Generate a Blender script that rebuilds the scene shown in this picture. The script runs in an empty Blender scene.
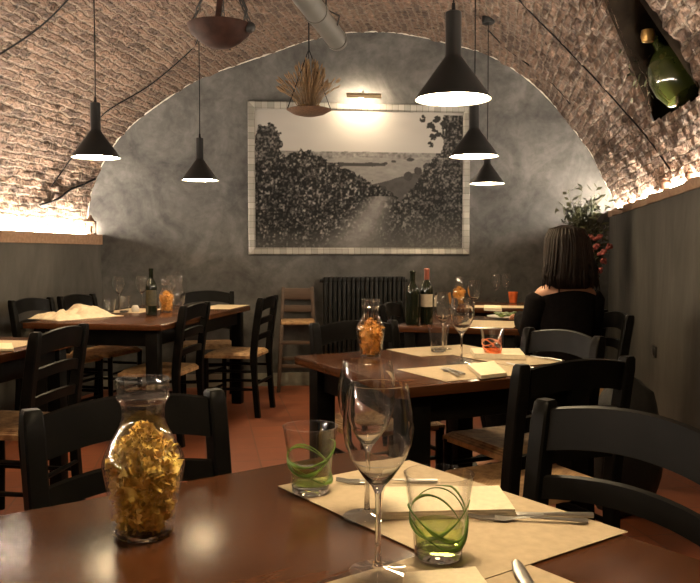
import bpy, bmesh, math, random
import numpy as np
from mathutils import Vector, Matrix, noise
from mathutils.bvhtree import BVHTree
random.seed(7)
PI = math.pi
C = bpy.context.scene.collection
F = 800.0; CAMH = 1.17; PITCH = math.atan(37.5/800); TH = 0.76; CHH = 0.86
# ------------------------------------------------------------------ measuring helpers
def ray(px, py):
    x = (px-350)/F; u = (291.5-py)/F
    return Vector((x, math.cos(PITCH)+u*math.sin(PITCH), -math.sin(PITCH)+u*math.cos(PITCH)))
CAM = Vector((0, 0, CAMH))
def onz(px, py, z=TH):
    r = ray(px, py); return CAM + r*((z-CAMH)/r.z)
def atY(px, py, Y):
    r = ray(px, py); return CAM + r*(Y/r.y)
W0 = Vector((0, 7.16, 0)); WU = Vector((1, .132, 0)).normalized(); WN = Vector((WU.y, -WU.x, 0))
AX = Vector((.181, .983, 0)).normalized(); AR = Vector((AX.y, -AX.x, 0))
def onwall(px, py):
    r = ray(px, py); return CAM + r*((W0-CAM).dot(WN)/r.dot(WN))
# ------------------------------------------------------------------ materials
def nodes(name):
    m = bpy.data.materials.new(name); m.use_nodes = True
    nt = m.node_tree; b = nt.nodes['Principled BSDF']; return m, nt, b
def N(nt, t, **kw):
    n = nt.nodes.new(t)
    for k, v in kw.items():
        if k.startswith('_'): setattr(n, k[1:], v)
        else: n.inputs[k.replace('+', ' ')].default_value = v
    return n
def ramp(nt, fac, stops):
    r = nt.nodes.new('ShaderNodeValToRGB'); e = r.color_ramp.elements
    e[0].position, e[0].color = stops[0][0], (*stops[0][1], 1)
    e[1].position, e[1].color = stops[-1][0], (*stops[-1][1], 1)
    for p, c in stops[1:-1]:
        q = e.new(p); q.color = (*c, 1)
    nt.links.new(fac, r.inputs['Fac']); return r
def bump(nt, b, h, strength=.4, dist=.01, prev=None):
    n = N(nt, 'ShaderNodeBump', Strength=strength, Distance=dist)
    nt.links.new(h, n.inputs['Height'])
    if prev: nt.links.new(prev.outputs['Normal'], n.inputs['Normal'])
    nt.links.new(n.outputs['Normal'], b.inputs['Normal']); return n
def simple(name, col, rough=.5, metal=0, nscale=30, var=.25, bmp=.1, coat=0, spec=.5):
    m, nt, b = nodes(name)
    tc = N(nt, 'ShaderNodeTexCoord'); no = N(nt, 'ShaderNodeTexNoise', Scale=nscale, Detail=4)
    nt.links.new(tc.outputs['Object'], no.inputs['Vector'])
    lo = tuple(max(0, c*(1-var)) for c in col); hi = tuple(min(1, c*(1+var)) for c in col)
    r = ramp(nt, no.outputs['Fac'], [(.3, lo), (.7, hi)])
    nt.links.new(r.outputs['Color'], b.inputs['Base Color'])
    b.inputs['Roughness'].default_value = rough; b.inputs['Metallic'].default_value = metal
    b.inputs['Coat Weight'].default_value = coat; b.inputs['Specular IOR Level'].default_value = spec
    if bmp: bump(nt, b, no.outputs['Fac'], bmp, .004)
    return m
def emit(name, col, s):
    m, nt, b = nodes(name)
    b.inputs['Base Color'].default_value = (*col, 1)
    b.inputs['Emission Color'].default_value = (*col, 1); b.inputs['Emission Strength'].default_value = s
    return m
def brick_mat():
    m, nt, b = nodes('old_brick')
    L = nt.links.new
    uv = N(nt, 'ShaderNodeUVMap'); uv.uv_map = 'UVMap'
    n0 = N(nt, 'ShaderNodeTexNoise', Scale=6.0, Detail=6, Roughness=.7); L(uv.outputs[0], n0.inputs['Vector'])
    sub = N(nt, 'ShaderNodeVectorMath', _operation='SUBTRACT'); L(n0.outputs['Color'], sub.inputs[0]); sub.inputs[1].default_value = (.5, .5, .5)
    sc = N(nt, 'ShaderNodeVectorMath', _operation='SCALE'); L(sub.outputs[0], sc.inputs[0]); sc.inputs['Scale'].default_value = .075
    ad = N(nt, 'ShaderNodeVectorMath', _operation='ADD'); L(uv.outputs[0], ad.inputs[0]); L(sc.outputs[0], ad.inputs[1])
    br = N(nt, 'ShaderNodeTexBrick', Scale=1.0)
    br.offset = .5
    br.inputs['Color1'].default_value = (.066, .039, .026, 1); br.inputs['Color2'].default_value = (.155, .098, .066, 1)
    br.inputs['Mortar'].default_value = (.135, .102, .074, 1)
    br.inputs['Mortar Size'].default_value = .012; br.inputs['Mortar Smooth'].default_value = .6
    br.inputs['Brick Width'].default_value = .25; br.inputs['Row Height'].default_value = .062
    L(ad.outputs[0], br.inputs['Vector'])
    n1 = N(nt, 'ShaderNodeTexNoise', Scale=26, Detail=6, Roughness=.62); L(uv.outputs[0], n1.inputs['Vector'])
    n2 = N(nt, 'ShaderNodeTexNoise', Scale=1.6, Detail=4); L(uv.outputs[0], n2.inputs['Vector'])
    r1 = ramp(nt, n1.outputs['Fac'], [(.33, (.12, .09, .07)), (.44, (.8, .76, .72)), (.6, (1.1, 1.08, 1.05)), (.7, (1.7, 1.75, 1.8))])
    mx = N(nt, 'ShaderNodeMixRGB', _blend_type='MULTIPLY', Fac=.95); L(br.outputs['Color'], mx.inputs[1]); L(r1.outputs['Color'], mx.inputs[2])
    r2 = ramp(nt, n2.outputs['Fac'], [(.35, (.78, .72, .68)), (.65, (1, 1, 1))])
    mx2 = N(nt, 'ShaderNodeMixRGB', _blend_type='MULTIPLY', Fac=.7); L(mx.outputs[0], mx2.inputs[1]); L(r2.outputs['Color'], mx2.inputs[2])
    L(mx2.outputs[0], b.inputs['Base Color']); b.inputs['Roughness'].default_value = .92
    # height: bricks proud or sunk at random, rough pitted faces, deep uneven joints
    wn = N(nt, 'ShaderNodeTexNoise', Scale=9, Detail=2); L(ad.outputs[0], wn.inputs['Vector'])
    inv = N(nt, 'ShaderNodeMath', _operation='MULTIPLY_ADD'); L(br.outputs['Fac'], inv.inputs[0]); inv.inputs[1].default_value = -.6; inv.inputs[2].default_value = .6
    a1 = N(nt, 'ShaderNodeMath', _operation='MULTIPLY_ADD'); L(n1.outputs['Fac'], a1.inputs[0]); a1.inputs[1].default_value = 1.1; L(inv.outputs[0], a1.inputs[2])
    a2 = N(nt, 'ShaderNodeMath', _operation='MULTIPLY_ADD'); L(wn.outputs['Fac'], a2.inputs[0]); a2.inputs[1].default_value = 1.5; L(a1.outputs[0], a2.inputs[2])
    bump(nt, b, a2.outputs[0], 1.0, .032)
    return m
def plaster_mat(name, c1, c2, s=2.2, stretch=(1, 1, 1), rough=.75, spec=.4):
    m, nt, b = nodes(name); b.inputs['Specular IOR Level'].default_value = spec; L = nt.links.new
    tc = N(nt, 'ShaderNodeTexCoord'); mp = N(nt, 'ShaderNodeMapping'); mp.inputs['Scale'].default_value = stretch
    L(tc.outputs['Object'], mp.inputs['Vector'])
    n1 = N(nt, 'ShaderNodeTexNoise', Scale=s, Detail=8, Roughness=.62, Distortion=.8); L(mp.outputs[0], n1.inputs['Vector'])
    n2 = N(nt, 'ShaderNodeTexNoise', Scale=s*6, Detail=5, Roughness=.6, Distortion=.5); L(mp.outputs[0], n2.inputs['Vector'])
    mm = N(nt, 'ShaderNodeMath', _operation='MULTIPLY_ADD'); L(n2.outputs['Fac'], mm.inputs[0]); mm.inputs[1].default_value = .4; L(n1.outputs['Fac'], mm.inputs[2])
    r = ramp(nt, mm.outputs[0], [(.5, c1), (.72, tuple((a+b_)/2 for a, b_ in zip(c1, c2))), (.9, c2)])
    L(r.outputs['Color'], b.inputs['Base Color']); b.inputs['Roughness'].default_value = rough
    bump(nt, b, mm.outputs[0], .35, .01); return m
def wood_mat(name, c1, c2, rough=.3, scale=1, coat=.3, spec=.5):
    m, nt, b = nodes(name); b.inputs['Specular IOR Level'].default_value = spec; L = nt.links.new
    tc = N(nt, 'ShaderNodeTexCoord'); mp = N(nt, 'ShaderNodeMapping'); mp.inputs['Scale'].default_value = (2*scale, 22*scale, 22*scale)
    L(tc.outputs['Object'], mp.inputs['Vector'])
    n1 = N(nt, 'ShaderNodeTexNoise', Scale=1.5, Detail=6, Roughness=.6, Distortion=.6); L(mp.outputs[0], n1.inputs['Vector'])
    r = ramp(nt, n1.outputs['Fac'], [(.3, c1), (.7, c2)]); L(r.outputs['Color'], b.inputs['Base Color'])
    b.inputs['Roughness'].default_value = rough; b.inputs['Coat Weight'].default_value = coat; b.inputs['Coat Roughness'].default_value = .2
    bump(nt, b, n1.outputs['Fac'], .08, .002); return m
def tile_mat():
    m, nt, b = nodes('terracotta_tiles'); L = nt.links.new
    tc = N(nt, 'ShaderNodeTexCoord'); mp = N(nt, 'ShaderNodeMapping'); mp.inputs['Rotation'].default_value = (0, 0, -.18)
    L(tc.outputs['Object'], mp.inputs['Vector'])
    br = N(nt, 'ShaderNodeTexBrick', Scale=1.0); br.offset = 0
    br.inputs['Brick Width'].default_value = .3; br.inputs['Row Height'].default_value = .3
    br.inputs['Mortar Size'].default_value = .005; br.inputs['Mortar Smooth'].default_value = .2
    br.inputs['Color1'].default_value = (.20, .056, .021, 1); br.inputs['Color2'].default_value = (.26, .075, .028, 1)
    br.inputs['Mortar'].default_value = (.16, .06, .03, 1); L(mp.outputs[0], br.inputs['Vector'])
    n1 = N(nt, 'ShaderNodeTexNoise', Scale=5, Detail=6); L(mp.outputs[0], n1.inputs['Vector'])
    r = ramp(nt, n1.outputs['Fac'], [(.3, (.7, .7, .7)), (.7, (1, 1, 1))])
    mx = N(nt, 'ShaderNodeMixRGB', _blend_type='MULTIPLY', Fac=.8); L(br.outputs['Color'], mx.inputs[1]); L(r.outputs['Color'], mx.inputs[2])
    L(mx.outputs[0], b.inputs['Base Color']); b.inputs['Roughness'].default_value = .5
    inv = N(nt, 'ShaderNodeMath', _operation='SUBTRACT'); inv.inputs[0].default_value = 1; L(br.outputs['Fac'], inv.inputs[1])
    bump(nt, b, inv.outputs[0], .3, .003); return m
def rush_mat():
    m, nt, b = nodes('woven_rush'); L = nt.links.new
    tc = N(nt, 'ShaderNodeTexCoord'); sp = N(nt, 'ShaderNodeSeparateXYZ'); L(tc.outputs['Object'], sp.inputs[0])
    ax = N(nt, 'ShaderNodeMath', _operation='ABSOLUTE'); L(sp.outputs['X'], ax.inputs[0])
    ay = N(nt, 'ShaderNodeMath', _operation='ABSOLUTE'); L(sp.outputs['Y'], ay.inputs[0])
    mx = N(nt, 'ShaderNodeMath', _operation='MAXIMUM'); L(ax.outputs[0], mx.inputs[0]); L(ay.outputs[0], mx.inputs[1])
    sn = N(nt, 'ShaderNodeMath', _operation='MULTIPLY'); L(mx.outputs[0], sn.inputs[0]); sn.inputs[1].default_value = 620
    si = N(nt, 'ShaderNodeMath', _operation='SINE'); L(sn.outputs[0], si.inputs[0])
    no = N(nt, 'ShaderNodeTexNoise', Scale=30, Detail=4); L(tc.outputs['Object'], no.inputs['Vector'])
    ad = N(nt, 'ShaderNodeMath', _operation='MULTIPLY_ADD'); L(si.outputs[0], ad.inputs[0]); ad.inputs[1].default_value = .12; L(no.outputs['Fac'], ad.inputs[2])
    r = ramp(nt, ad.outputs[0], [(.3, (.20, .105, .045)), (.7, (.46, .28, .13))])
    L(r.outputs['Color'], b.inputs['Base Color']); b.inputs['Roughness'].default_value = .7
    bump(nt, b, si.outputs[0], .5, .002); return m
def thin_glass(name, tint=(1, 1, 1), base=.045, edge=.8, rough=.02):
    m, nt, b = nodes(name); L = nt.links.new
    tr = N(nt, 'ShaderNodeBsdfTransparent'); tr.inputs[0].default_value = (*tint, 1)
    gl = N(nt, 'ShaderNodeBsdfGlossy'); gl.inputs['Roughness'].default_value = rough; gl.inputs['Color'].default_value = (1, 1, 1, 1)
    lw = N(nt, 'ShaderNodeLayerWeight', Blend=.5)
    pw = N(nt, 'ShaderNodeMath', _operation='POWER'); L(lw.outputs['Facing'], pw.inputs[0]); pw.inputs[1].default_value = 3.2
    ma = N(nt, 'ShaderNodeMath', _operation='MULTIPLY_ADD'); L(pw.outputs[0], ma.inputs[0]); ma.inputs[1].default_value = edge; ma.inputs[2].default_value = base
    mix = N(nt, 'ShaderNodeMixShader'); L(ma.outputs[0], mix.inputs[0]); L(tr.outputs[0], mix.inputs[1]); L(gl.outputs[0], mix.inputs[2])
    L(mix.outputs[0], nt.nodes['Material Output'].inputs['Surface']); nt.nodes.remove(b); return m
def solid_glass(name, col=(1, 1, 1), rough=.02):
    m, nt, b = nodes(name)
    b.inputs['Base Color'].default_value = (*col, 1); b.inputs['Transmission Weight'].default_value = 1
    b.inputs['Roughness'].default_value = rough; b.inputs['IOR'].default_value = 1.45; return m
def attr_mat(name, attr='Col', rough=.6):
    m, nt, b = nodes(name); a = N(nt, 'ShaderNodeVertexColor'); a.layer_name = attr
    nt.links.new(a.outputs['Color'], b.inputs['Base Color']); b.inputs['Specular IOR Level'].default_value = .08; b.inputs['Roughness'].default_value = rough; return m
def frame_mat():
    m, nt, b = nodes('silver_leaf_squares'); L = nt.links.new
    uv = N(nt, 'ShaderNodeUVMap'); uv.uv_map = 'UVMap'
    br = N(nt, 'ShaderNodeTexBrick', Scale=1.0); br.offset = 0
    br.inputs['Brick Width'].default_value = .055; br.inputs['Row Height'].default_value = .2
    br.inputs['Mortar Size'].default_value = .003; br.inputs['Mortar Smooth'].default_value = .3
    br.inputs['Color1'].default_value = (.15, .14, .12, 1); br.inputs['Color2'].default_value = (.25, .235, .2, 1); br.inputs['Mortar'].default_value = (.12, .11, .09, 1)
    L(uv.outputs[0], br.inputs['Vector']); L(br.outputs['Color'], b.inputs['Base Color'])
    b.inputs['Metallic'].default_value = .35; b.inputs['Roughness'].default_value = .42
    inv = N(nt, 'ShaderNodeMath', _operation='SUBTRACT'); inv.inputs[0].default_value = 1; L(br.outputs['Fac'], inv.inputs[1])
    bump(nt, b, inv.outputs[0], .4, .002); return m
WARM = (1, .80, .56); LEDC = (1, .87, .70)
M = dict(
    brick=brick_mat(),
    wall=plaster_mat('grey_plaster', (.028, .027, .025), (.105, .101, .093)),
    sidewall=plaster_mat('brushed_grey_plaster', (.030, .027, .022), (.075, .068, .057), 1.6, (1, 1, .35)),
    base=plaster_mat('pale_skirting', (.17, .16, .13), (.27, .255, .21), 3),
    ledge=wood_mat('ledge_wood', (.20, .11, .06), (.33, .2, .12), .6, coat=0),
    tile=tile_mat(), rush=rush_mat(),
    black=simple('black_painted_wood', (.0055, .005, .0045), .4, 0, 12, .3, .05, spec=.06),
    table=wood_mat('brown_varnished_wood', (.05, .018, .0065), (.085, .031, .012), .22, coat=0, spec=.16),
    brownwood=wood_mat('dull_brown_wood', (.05, .028, .017), (.085, .05, .03), .6, coat=0),
    paper=simple('kraft_paper', (.46, .36, .235), .85, 0, 60, .08, .05),
    napkin=simple('cream_napkin', (.72, .62, .44), .9, 0, 120, .06, .15),
    cream=simple('cream_cloth', (.66, .54, .38), .9, 0, 40, .12, .2),
    steel=simple('steel', (.40, .38, .35), .3, 1, 40, .08, 0),
    lamp=simple('matt_black_metal', (.007, .0065, .006), .45, .0, 10, .2, 0, spec=.25),
    lampin=simple('white_lamp_inside', (.8, .78, .72), .6, 0, 10, .03, 0),
    cord=simple('black_cord', (.006, .005, .005), .8, 0, 50, .2, .2, spec=.1),
    glow=emit('lamp_glow', (1, .77, .46), 145), led=emit('led_strip', LEDC, 780), picglow=emit('picture_lamp_tube', (1, .80, .56), 900),
    glass=thin_glass('clear_glass'), glass2=thin_glass('wine_glass', base=.035, edge=.9),
    thick=solid_glass('thick_glass'),
    pasta=simple('yellow_pasta', (1, .60, .12), .55, 0, 60, .25, .2),
    pasta2=simple('orange_pasta', (.72, .33, .05), .55, 0, 60, .25, .2),
    green=simple('green_swirl', (.13, .24, .03), .35, 0, 60, .3, 0), orange=simple('orange_swirl', (.75, .16, .03), .35, 0, 60, .25, 0),
    bottle=simple('dark_bottle_glass', (.008, .010, .005), .08, 0, 10, .2, 0),
    label_g=simple('olive_gold_label', (.04, .032, .012), .6, 0, 60, .5, 0), label_b=simple('beige_label', (.42, .35, .27), .7, 0, 40, .1, 0),
    capsule=simple('copper_red_capsule', (.16, .04, .02), .4, .3, 30, .2, 0),
    copper=simple('aged_copper', (.022, .009, .006), .7, .0, 14, .4, .1, spec=.1), iron=simple('black_iron', (.015, .013, .012), .6, .3, 20, .3, .1),
    wicker=simple('wicker', (.06, .028, .011), .7, 0, 70, .4, .3), wheat=simple('dry_wheat', (.11, .06, .02), .8, 0, 30, .3, 0),
    pipe=simple('grey_pipe', (.075, .07, .06), .5, 0, 8, .12, .05, spec=.3), radiator=simple('black_radiator', (.008, .008, .0075), .5, 0, 10, .2, 0, spec=.2),
    frame=frame_mat(), photo=attr_mat('vineyard_photograph', rough=.5),
    demijohn=simple('green_demijohn_glass', (.035, .042, .010), .12, 0, 6, .3, 0, coat=.6),
    leaf=simple('olive_leaf', (.032, .034, .010), .6, 0, 30, .4, 0), flower=simple('dusky_red_flower', (.20, .04, .028), .7, 0, 30, .3, 0),
    vase=simple('dark_clay_vase', (.05, .03, .02), .5, 0, 10, .3, .1), clay=simple('terracotta_clay', (.09, .04, .02), .7, 0, 20, .3, .1),
    skin=simple('skin', (.42, .21, .13), .5, 0, 20, .06, .03), hair=simple('dark_brown_hair', (.010, .006, .004), .6, 0, 40, .5, .2, spec=.15),
    cloth=simple('black_cloth', (.006, .005, .005), .95, 0, 50, .3, .2, spec=.05), eye=simple('eye_white', (.6, .6, .55), .3, 0, 5, .02, 0),
    bag=simple('black_leather', (.01, .009, .008), .6, 0, 60, .3, .5), plate=simple('white_china', (.62, .6, .54), .2, 0, 5, .02, 0),
    salad=simple('salad_leaf', (.10, .14, .03), .5, 0, 30, .4, 0), red=simple('red_glass', (.55, .11, .03), .2, 0, 20, .3, 0),
    dark=simple('dark_void', (.01, .009, .008), .95, 0, 10, .2, 0), plastic=simple('dark_plastic', (.02, .018, .015), .4, 0, 10, .2, 0),
    green_tint=thin_glass('green_tinted_glass', (.80, .90, .52)), orange_tint=thin_glass('orange_tinted_glass', (.9, .38, .15)),
    rim_glass=thin_glass('rim_glass', base=.16, edge=.9),
    niche_shade=plaster_mat('niche_shade_plaster', (.004, .003, .0025), (.012, .009, .006), 6, rough=1, spec=0),  # niche lining: the shade of the recess is put into this near-black colour
    rim=plaster_mat('pale_mortar', (.33, .30, .25), (.55, .5, .42), 12),
)
# ------------------------------------------------------------------ mesh helpers
def bm_(): return bmesh.new()
def box(bm, c, s, rot=None, bev=0, seg=2):
    mat = Matrix.Translation(Vector(c)) @ (rot.to_4x4() if rot is not None else Matrix.Identity(4)) @ Matrix.Diagonal((s[0], s[1], s[2], 1))
    r = bmesh.ops.create_cube(bm, size=1, matrix=mat)
    if bev:
        es = {e for v in r['verts'] for e in v.link_edges}
        bmesh.ops.bevel(bm, geom=list(es), offset=bev, segments=seg, affect='EDGES', profile=.5)
def frames(pts):
    out = []; up = Vector((0, 0, 1)); prev = None
    for i, p in enumerate(pts):
        a = pts[max(0, i-1)]; b = pts[min(len(pts)-1, i+1)]
        t = (b-a).normalized()
        x = prev - t*prev.dot(t) if prev is not None else (up.cross(t) if abs(t.z) < .9 else Vector((1, 0, 0)).cross(t))
        if x.length < 1e-6: x = t.orthogonal()
        x.normalize(); prev = x; out.append((x, t.cross(x).normalized()))
    return out
def tube(bm, pts, r, seg=8, cap=True, flat=1.0):
    pts = [Vector(p) for p in pts]; rs = r if isinstance(r, (list, tuple)) else [r]*len(pts)
    rings = []
    for (x, y), p, rr in zip(frames(pts), pts, rs):
        rings.append([bm.verts.new(p + x*math.cos(2*PI*k/seg)*rr + y*math.sin(2*PI*k/seg)*rr*flat) for k in range(seg)])
    for a, b in zip(rings, rings[1:]):
        for k in range(seg): bm.faces.new((a[k], a[(k+1) % seg], b[(k+1) % seg], b[k]))
    if cap: bm.faces.new(rings[0][::-1]); bm.faces.new(rings[-1])
def lathe(bm, prof, seg=32, c=(0, 0, 0), sx=1, sy=1):
    c = Vector(c); rings = []
    for r, z in prof:
        if r < 1e-5: rings.append([bm.verts.new(c+Vector((0, 0, z)))])
        else: rings.append([bm.verts.new(c+Vector((r*sx*math.cos(2*PI*k/seg), r*sy*math.sin(2*PI*k/seg), z))) for k in range(seg)])
    for a, b in zip(rings, rings[1:]):
        for k in range(seg):
            k2 = (k+1) % seg
            if len(a) == 1 and len(b) == 1: continue
            if len(a) == 1: bm.faces.new((a[0], b[k2], b[k]))
            elif len(b) == 1: bm.faces.new((a[k], a[k2], b[0]))
            else: bm.faces.new((a[k], a[k2], b[k2], b[k]))
def ball(bm, c, r, s=(1, 1, 1), seg=12):
    bmesh.ops.create_uvsphere(bm, u_segments=seg, v_segments=max(6, seg*2//3), radius=r, matrix=Matrix.Translation(Vector(c)) @ Matrix.Diagonal((*s, 1)))
def beam(bm, a, b, w, t, bev=.003, side=Vector((1, 0, 0))):
    a = Vector(a); b = Vector(b); d = (b-a); z = d.normalized(); x = (side - z*side.dot(z)).normalized(); y = z.cross(x)
    rot = Matrix((x, y, z)).transposed()
    box(bm, (a+b)/2, (w, t, d.length), rot, bev)
def smooth_me(me, ang=.6):
    me.shade_smooth() if hasattr(me, 'shade_smooth') else None
    try: me.set_sharp_from_angle(angle=ang)
    except Exception: pass
def obj(name, bm, mat, parent=None, smooth=True, recalc=True, loc=None, rz=None, ang=.6):
    if recalc: bmesh.ops.recalc_face_normals(bm, faces=bm.faces)
    me = bpy.data.meshes.new(name); bm.to_mesh(me); bm.free()
    if smooth: smooth_me(me, ang)
    o = bpy.data.objects.new(name, me); C.objects.link(o); me.materials.append(M[mat] if isinstance(mat, str) else mat)
    if parent: o.parent = parent
    if loc is not None: o.location = loc
    if rz is not None: o.rotation_euler = (0, 0, rz)
    return o
def tag(o, label=None, cat=None, group=None, kind=None):
    for k, v in (('label', label), ('category', cat), ('group', group), ('kind', kind)):
        if v: o[k] = v
    return o
def thing(name, label, cat, loc=(0, 0, 0), rz=0, group=None):
    o = bpy.data.objects.new(name, None); C.objects.link(o); o.location = loc; o.rotation_euler = (0, 0, rz)
    o.empty_display_size = .1
    return tag(o, label, cat, group)
def dup(root, loc, rz, label, group=None):
    r = root.copy(); C.objects.link(r); r.location = loc; r.rotation_euler = (0, 0, rz); r['label'] = label
    if group: r['group'] = group
    for ch in list(root.children):
        c = ch.copy(); C.objects.link(c); c.parent = r
        for g in ch.children:
            d = g.copy(); C.objects.link(d); d.parent = c
    return r
def dv(deg): return Vector((math.cos(math.radians(deg)), math.sin(math.radians(deg)), 0))
# ------------------------------------------------------------------ camera
cd = bpy.data.cameras.new('camera'); cd.sensor_fit = 'HORIZONTAL'; cd.sensor_width = 36; cd.lens = 36*F/700
cam = bpy.data.objects.new('camera', cd); C.objects.link(cam); cam.location = CAM; cam.rotation_euler = (PI/2-PITCH, 0, 0)
bpy.context.scene.camera = cam
cd.clip_start = .05
# ------------------------------------------------------------------ room shell
corL = onwall(103, 385); corL.z = 0
corR = onwall(607, 385); corR.z = 0
LEN = 9.6
zL = 1.335; zR = 1.563
def slab(name, a, b, z0, z1, out, th, mat):
    bm = bm_(); a = Vector((a.x, a.y, 0)); b = Vector((b.x, b.y, 0)); o = out*th
    vs = [bm.verts.new(p+Vector((0, 0, z))) for z in (z0, z1) for p in (a, b, b+o, a+o)]
    for f in ((0, 1, 2, 3), (4, 5, 6, 7), (0, 1, 5, 4), (1, 2, 6, 5), (2, 3, 7, 6), (3, 0, 4, 7)): bm.faces.new([vs[i] for i in f])
    return tag(obj(name, bm, mat, smooth=False), kind='structure')
slab('wall_back', W0-WU*3.4, W0+WU*3.4, 0, 3.8, -WN, .2, 'wall')
frontL = corL-AX*LEN; frontR = corR-AX*LEN
slab('wall_left', corL+AX*.1, frontL, 0, zL-.085, -AR, .35, 'sidewall')
slab('wall_right', corR+AX*.1, frontR, 0, zR-.05, AR, .35, 'sidewall')
slab('wall_front', frontL-AR*.6, frontR+AR*.6, 0, 3.8, -AX, .2, 'sidewall')
slab('floor', frontL-AR*.6+WU*0, frontR+AR*.6, -.1, 0, AX, LEN+1.4, 'tile')
slab('baseboard_back', onwall(103.5, 386)+WN*.0, onwall(606.5, 386), 0, .115, WN, .018, 'base')
# ledges that carry the light strips (the left one straight, the right one worn and wavy)
slab('trim_1', corL+AR*.015, frontL+AR*.015, zL-.085, zL, -AR, .33, 'ledge')
bm = bm_(); n = 120; rows = []
for i in range(n+1):
    p = corR-AX*(LEN*i/n); w = .012*math.sin(i*.9)+.012*noise.noise(Vector((i*.35, 0, 0)))
    zt = zR+.006+.012*noise.noise(Vector((i*.3, 3, 0)))
    rows.append([bm.verts.new(Vector((p.x, p.y, z))+AR*d) for d, z in ((-.012+w*.5, zR-.05), (-.02+w, zR-.02), (-.012+w, zt), (.33, zt), (.33, zR-.05))])
for a, b in zip(rows, rows[1:]):
    for k in range(5): bm.faces.new((a[k], a[(k+1) % 5], b[(k+1) % 5], b[k]))
tag(obj('trim_2', bm, 'ledge'), kind='structure')
# barrel vault of brick: the arch outline on the back wall carried along the room's axis
arch_px = [(88, 262), (87, 240), (88, 214), (92, 188), (99, 171), (108, 155), (120, 137), (138, 120), (161, 103), (185, 87), (206, 76), (240, 64), (275, 52), (307, 41), (345, 33), (386, 32),
           (420, 37), (445, 43), (470, 49), (486, 54), (513, 69), (537, 88), (558, 110), (574, 130), (590, 152), (603, 178), (613, 200), (619, 225), (622, 250)]
prof = [onwall(*p) for p in arch_px]
def resample(pts, n):
    d = [0]
    for a, b in zip(pts, pts[1:]): d.append(d[-1]+(b-a).length)
    out = []
    for i in range(n):
        s = d[-1]*i/(n-1); k = 0
        while k < len(d)-2 and d[k+1] < s: k += 1
        t = (s-d[k])/(d[k+1]-d[k])
        p0 = pts[max(0, k-1)]; p1 = pts[k]; p2 = pts[k+1]; p3 = pts[min(len(pts)-1, k+2)]
        q = .5*((2*p1)+(p2-p0)*t+(2*p0-5*p1+4*p2-p3)*t*t+(3*p1-p0-3*p2+p3)*t*t*t)
        out.append((q, s))
    return out
NS, NT = 300, 420
rp = resample(prof, NS)
def vault_bm(relief=True):
    bm = bm_(); uvl = bm.loops.layers.uv.new('UVMap'); g = []
    for i, (p, s) in enumerate(rp):
        a = rp[max(0, i-1)][0]; b = rp[min(NS-1, i+1)][0]; t = (b-a).normalized(); nrm = t.cross(AX); nrm.normalize()
        row = []
        for j in range(NT):
            tt = (LEN+.05)*j/(NT-1)-.02; q = p-AX*tt
            if relief:
                v = Vector((s*2.2, tt*2.2, 0)); h = .02*noise.noise(v)+.012*noise.noise(v*4)+.014*noise.noise(v*6)+.012*noise.noise(v*13)
                q = q+nrm*h
            row.append((bm.verts.new(q), s, tt))
        g.append(row)
    for i in range(NS-1):
        for j in range(NT-1):
            cs = (g[i][j], g[i+1][j], g[i+1][j+1], g[i][j+1])
            f = bm.faces.new([c[0] for c in cs])
            for lp, c in zip(f.loops, cs): lp[uvl].uv = (c[2], c[1])
    return bm, g
vb, vg = vault_bm(False)
VT = BVHTree.FromBMesh(vb)
vb.free()
def onvault(px, py, off=0):
    r = ray(px, py).normalized(); h = VT.ray_cast(CAM, r)
    return h[0]-r*off if h[0] else None
def vaultz(x, y):
    h = VT.ray_cast(Vector((x, y, 1.8)), Vector((0, 0, 1))); return h[0].z if h[0] else 3.0
# niche opening in the right flank of the vault
op_px = [(592, -30), (655, 121), (702, 95), (618, -30)]
op = [onvault(*p) for p in op_px]
ctr = sum(op, Vector())/4
outd = (AR*.92+Vector((0, 0, .38))).normalized()
vb, vg = vault_bm(True)
en = [(op[(k+1) % 4]-op[k]) for k in range(4)]
def inside(p):
    # same side of the four planes through the opening edges, running outward
    for k in range(4):
        nn = en[k].cross(outd)
        if (p-op[k]).dot(nn)*(ctr-op[k]).dot(nn) < 0: return False
    return (p-ctr).dot(outd) > -.35
# finer grid near the hole so that its edge is clean
reg = [f for f in vb.faces if any((v.co-ctr).length < 1.4 for v in f.verts)]
bmesh.ops.subdivide_edges(vb, edges=list({e for f in reg for e in f.edges}), cuts=1, use_grid_fill=True)
kill = [f for f in vb.faces if (f.calc_center_median()-ctr).length < 2 and inside(f.calc_center_median())]
bmesh.ops.delete(vb, geom=kill, context='FACES')
tag(obj('ceiling', vb, 'brick', recalc=False, ang=3), kind='structure')
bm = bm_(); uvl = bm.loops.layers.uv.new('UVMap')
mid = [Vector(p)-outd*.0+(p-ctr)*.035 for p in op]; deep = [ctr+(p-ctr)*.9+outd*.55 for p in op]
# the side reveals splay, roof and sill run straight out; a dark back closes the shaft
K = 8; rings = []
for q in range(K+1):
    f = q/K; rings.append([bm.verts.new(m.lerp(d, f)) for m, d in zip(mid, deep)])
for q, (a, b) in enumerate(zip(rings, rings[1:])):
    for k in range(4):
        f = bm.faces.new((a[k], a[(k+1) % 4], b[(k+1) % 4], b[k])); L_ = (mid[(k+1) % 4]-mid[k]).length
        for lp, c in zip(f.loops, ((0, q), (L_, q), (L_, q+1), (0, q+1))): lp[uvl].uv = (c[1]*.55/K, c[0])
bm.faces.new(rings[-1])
tag(obj('trim_3', bm, 'niche_shade', smooth=False), kind='structure')
# pale uneven mortar where the vault meets the back wall
bm = bm_(); pts = []; rr = []
for i in range(0, NS):
    p = rp[i][0]; pts.append(p+WN*.006); rr.append(.004+.008*abs(noise.noise(Vector((i*.4, 0, 5)))))
tube(bm, pts, rr, 6); tag(obj('trim_4', bm, 'rim'), kind='structure')
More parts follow.
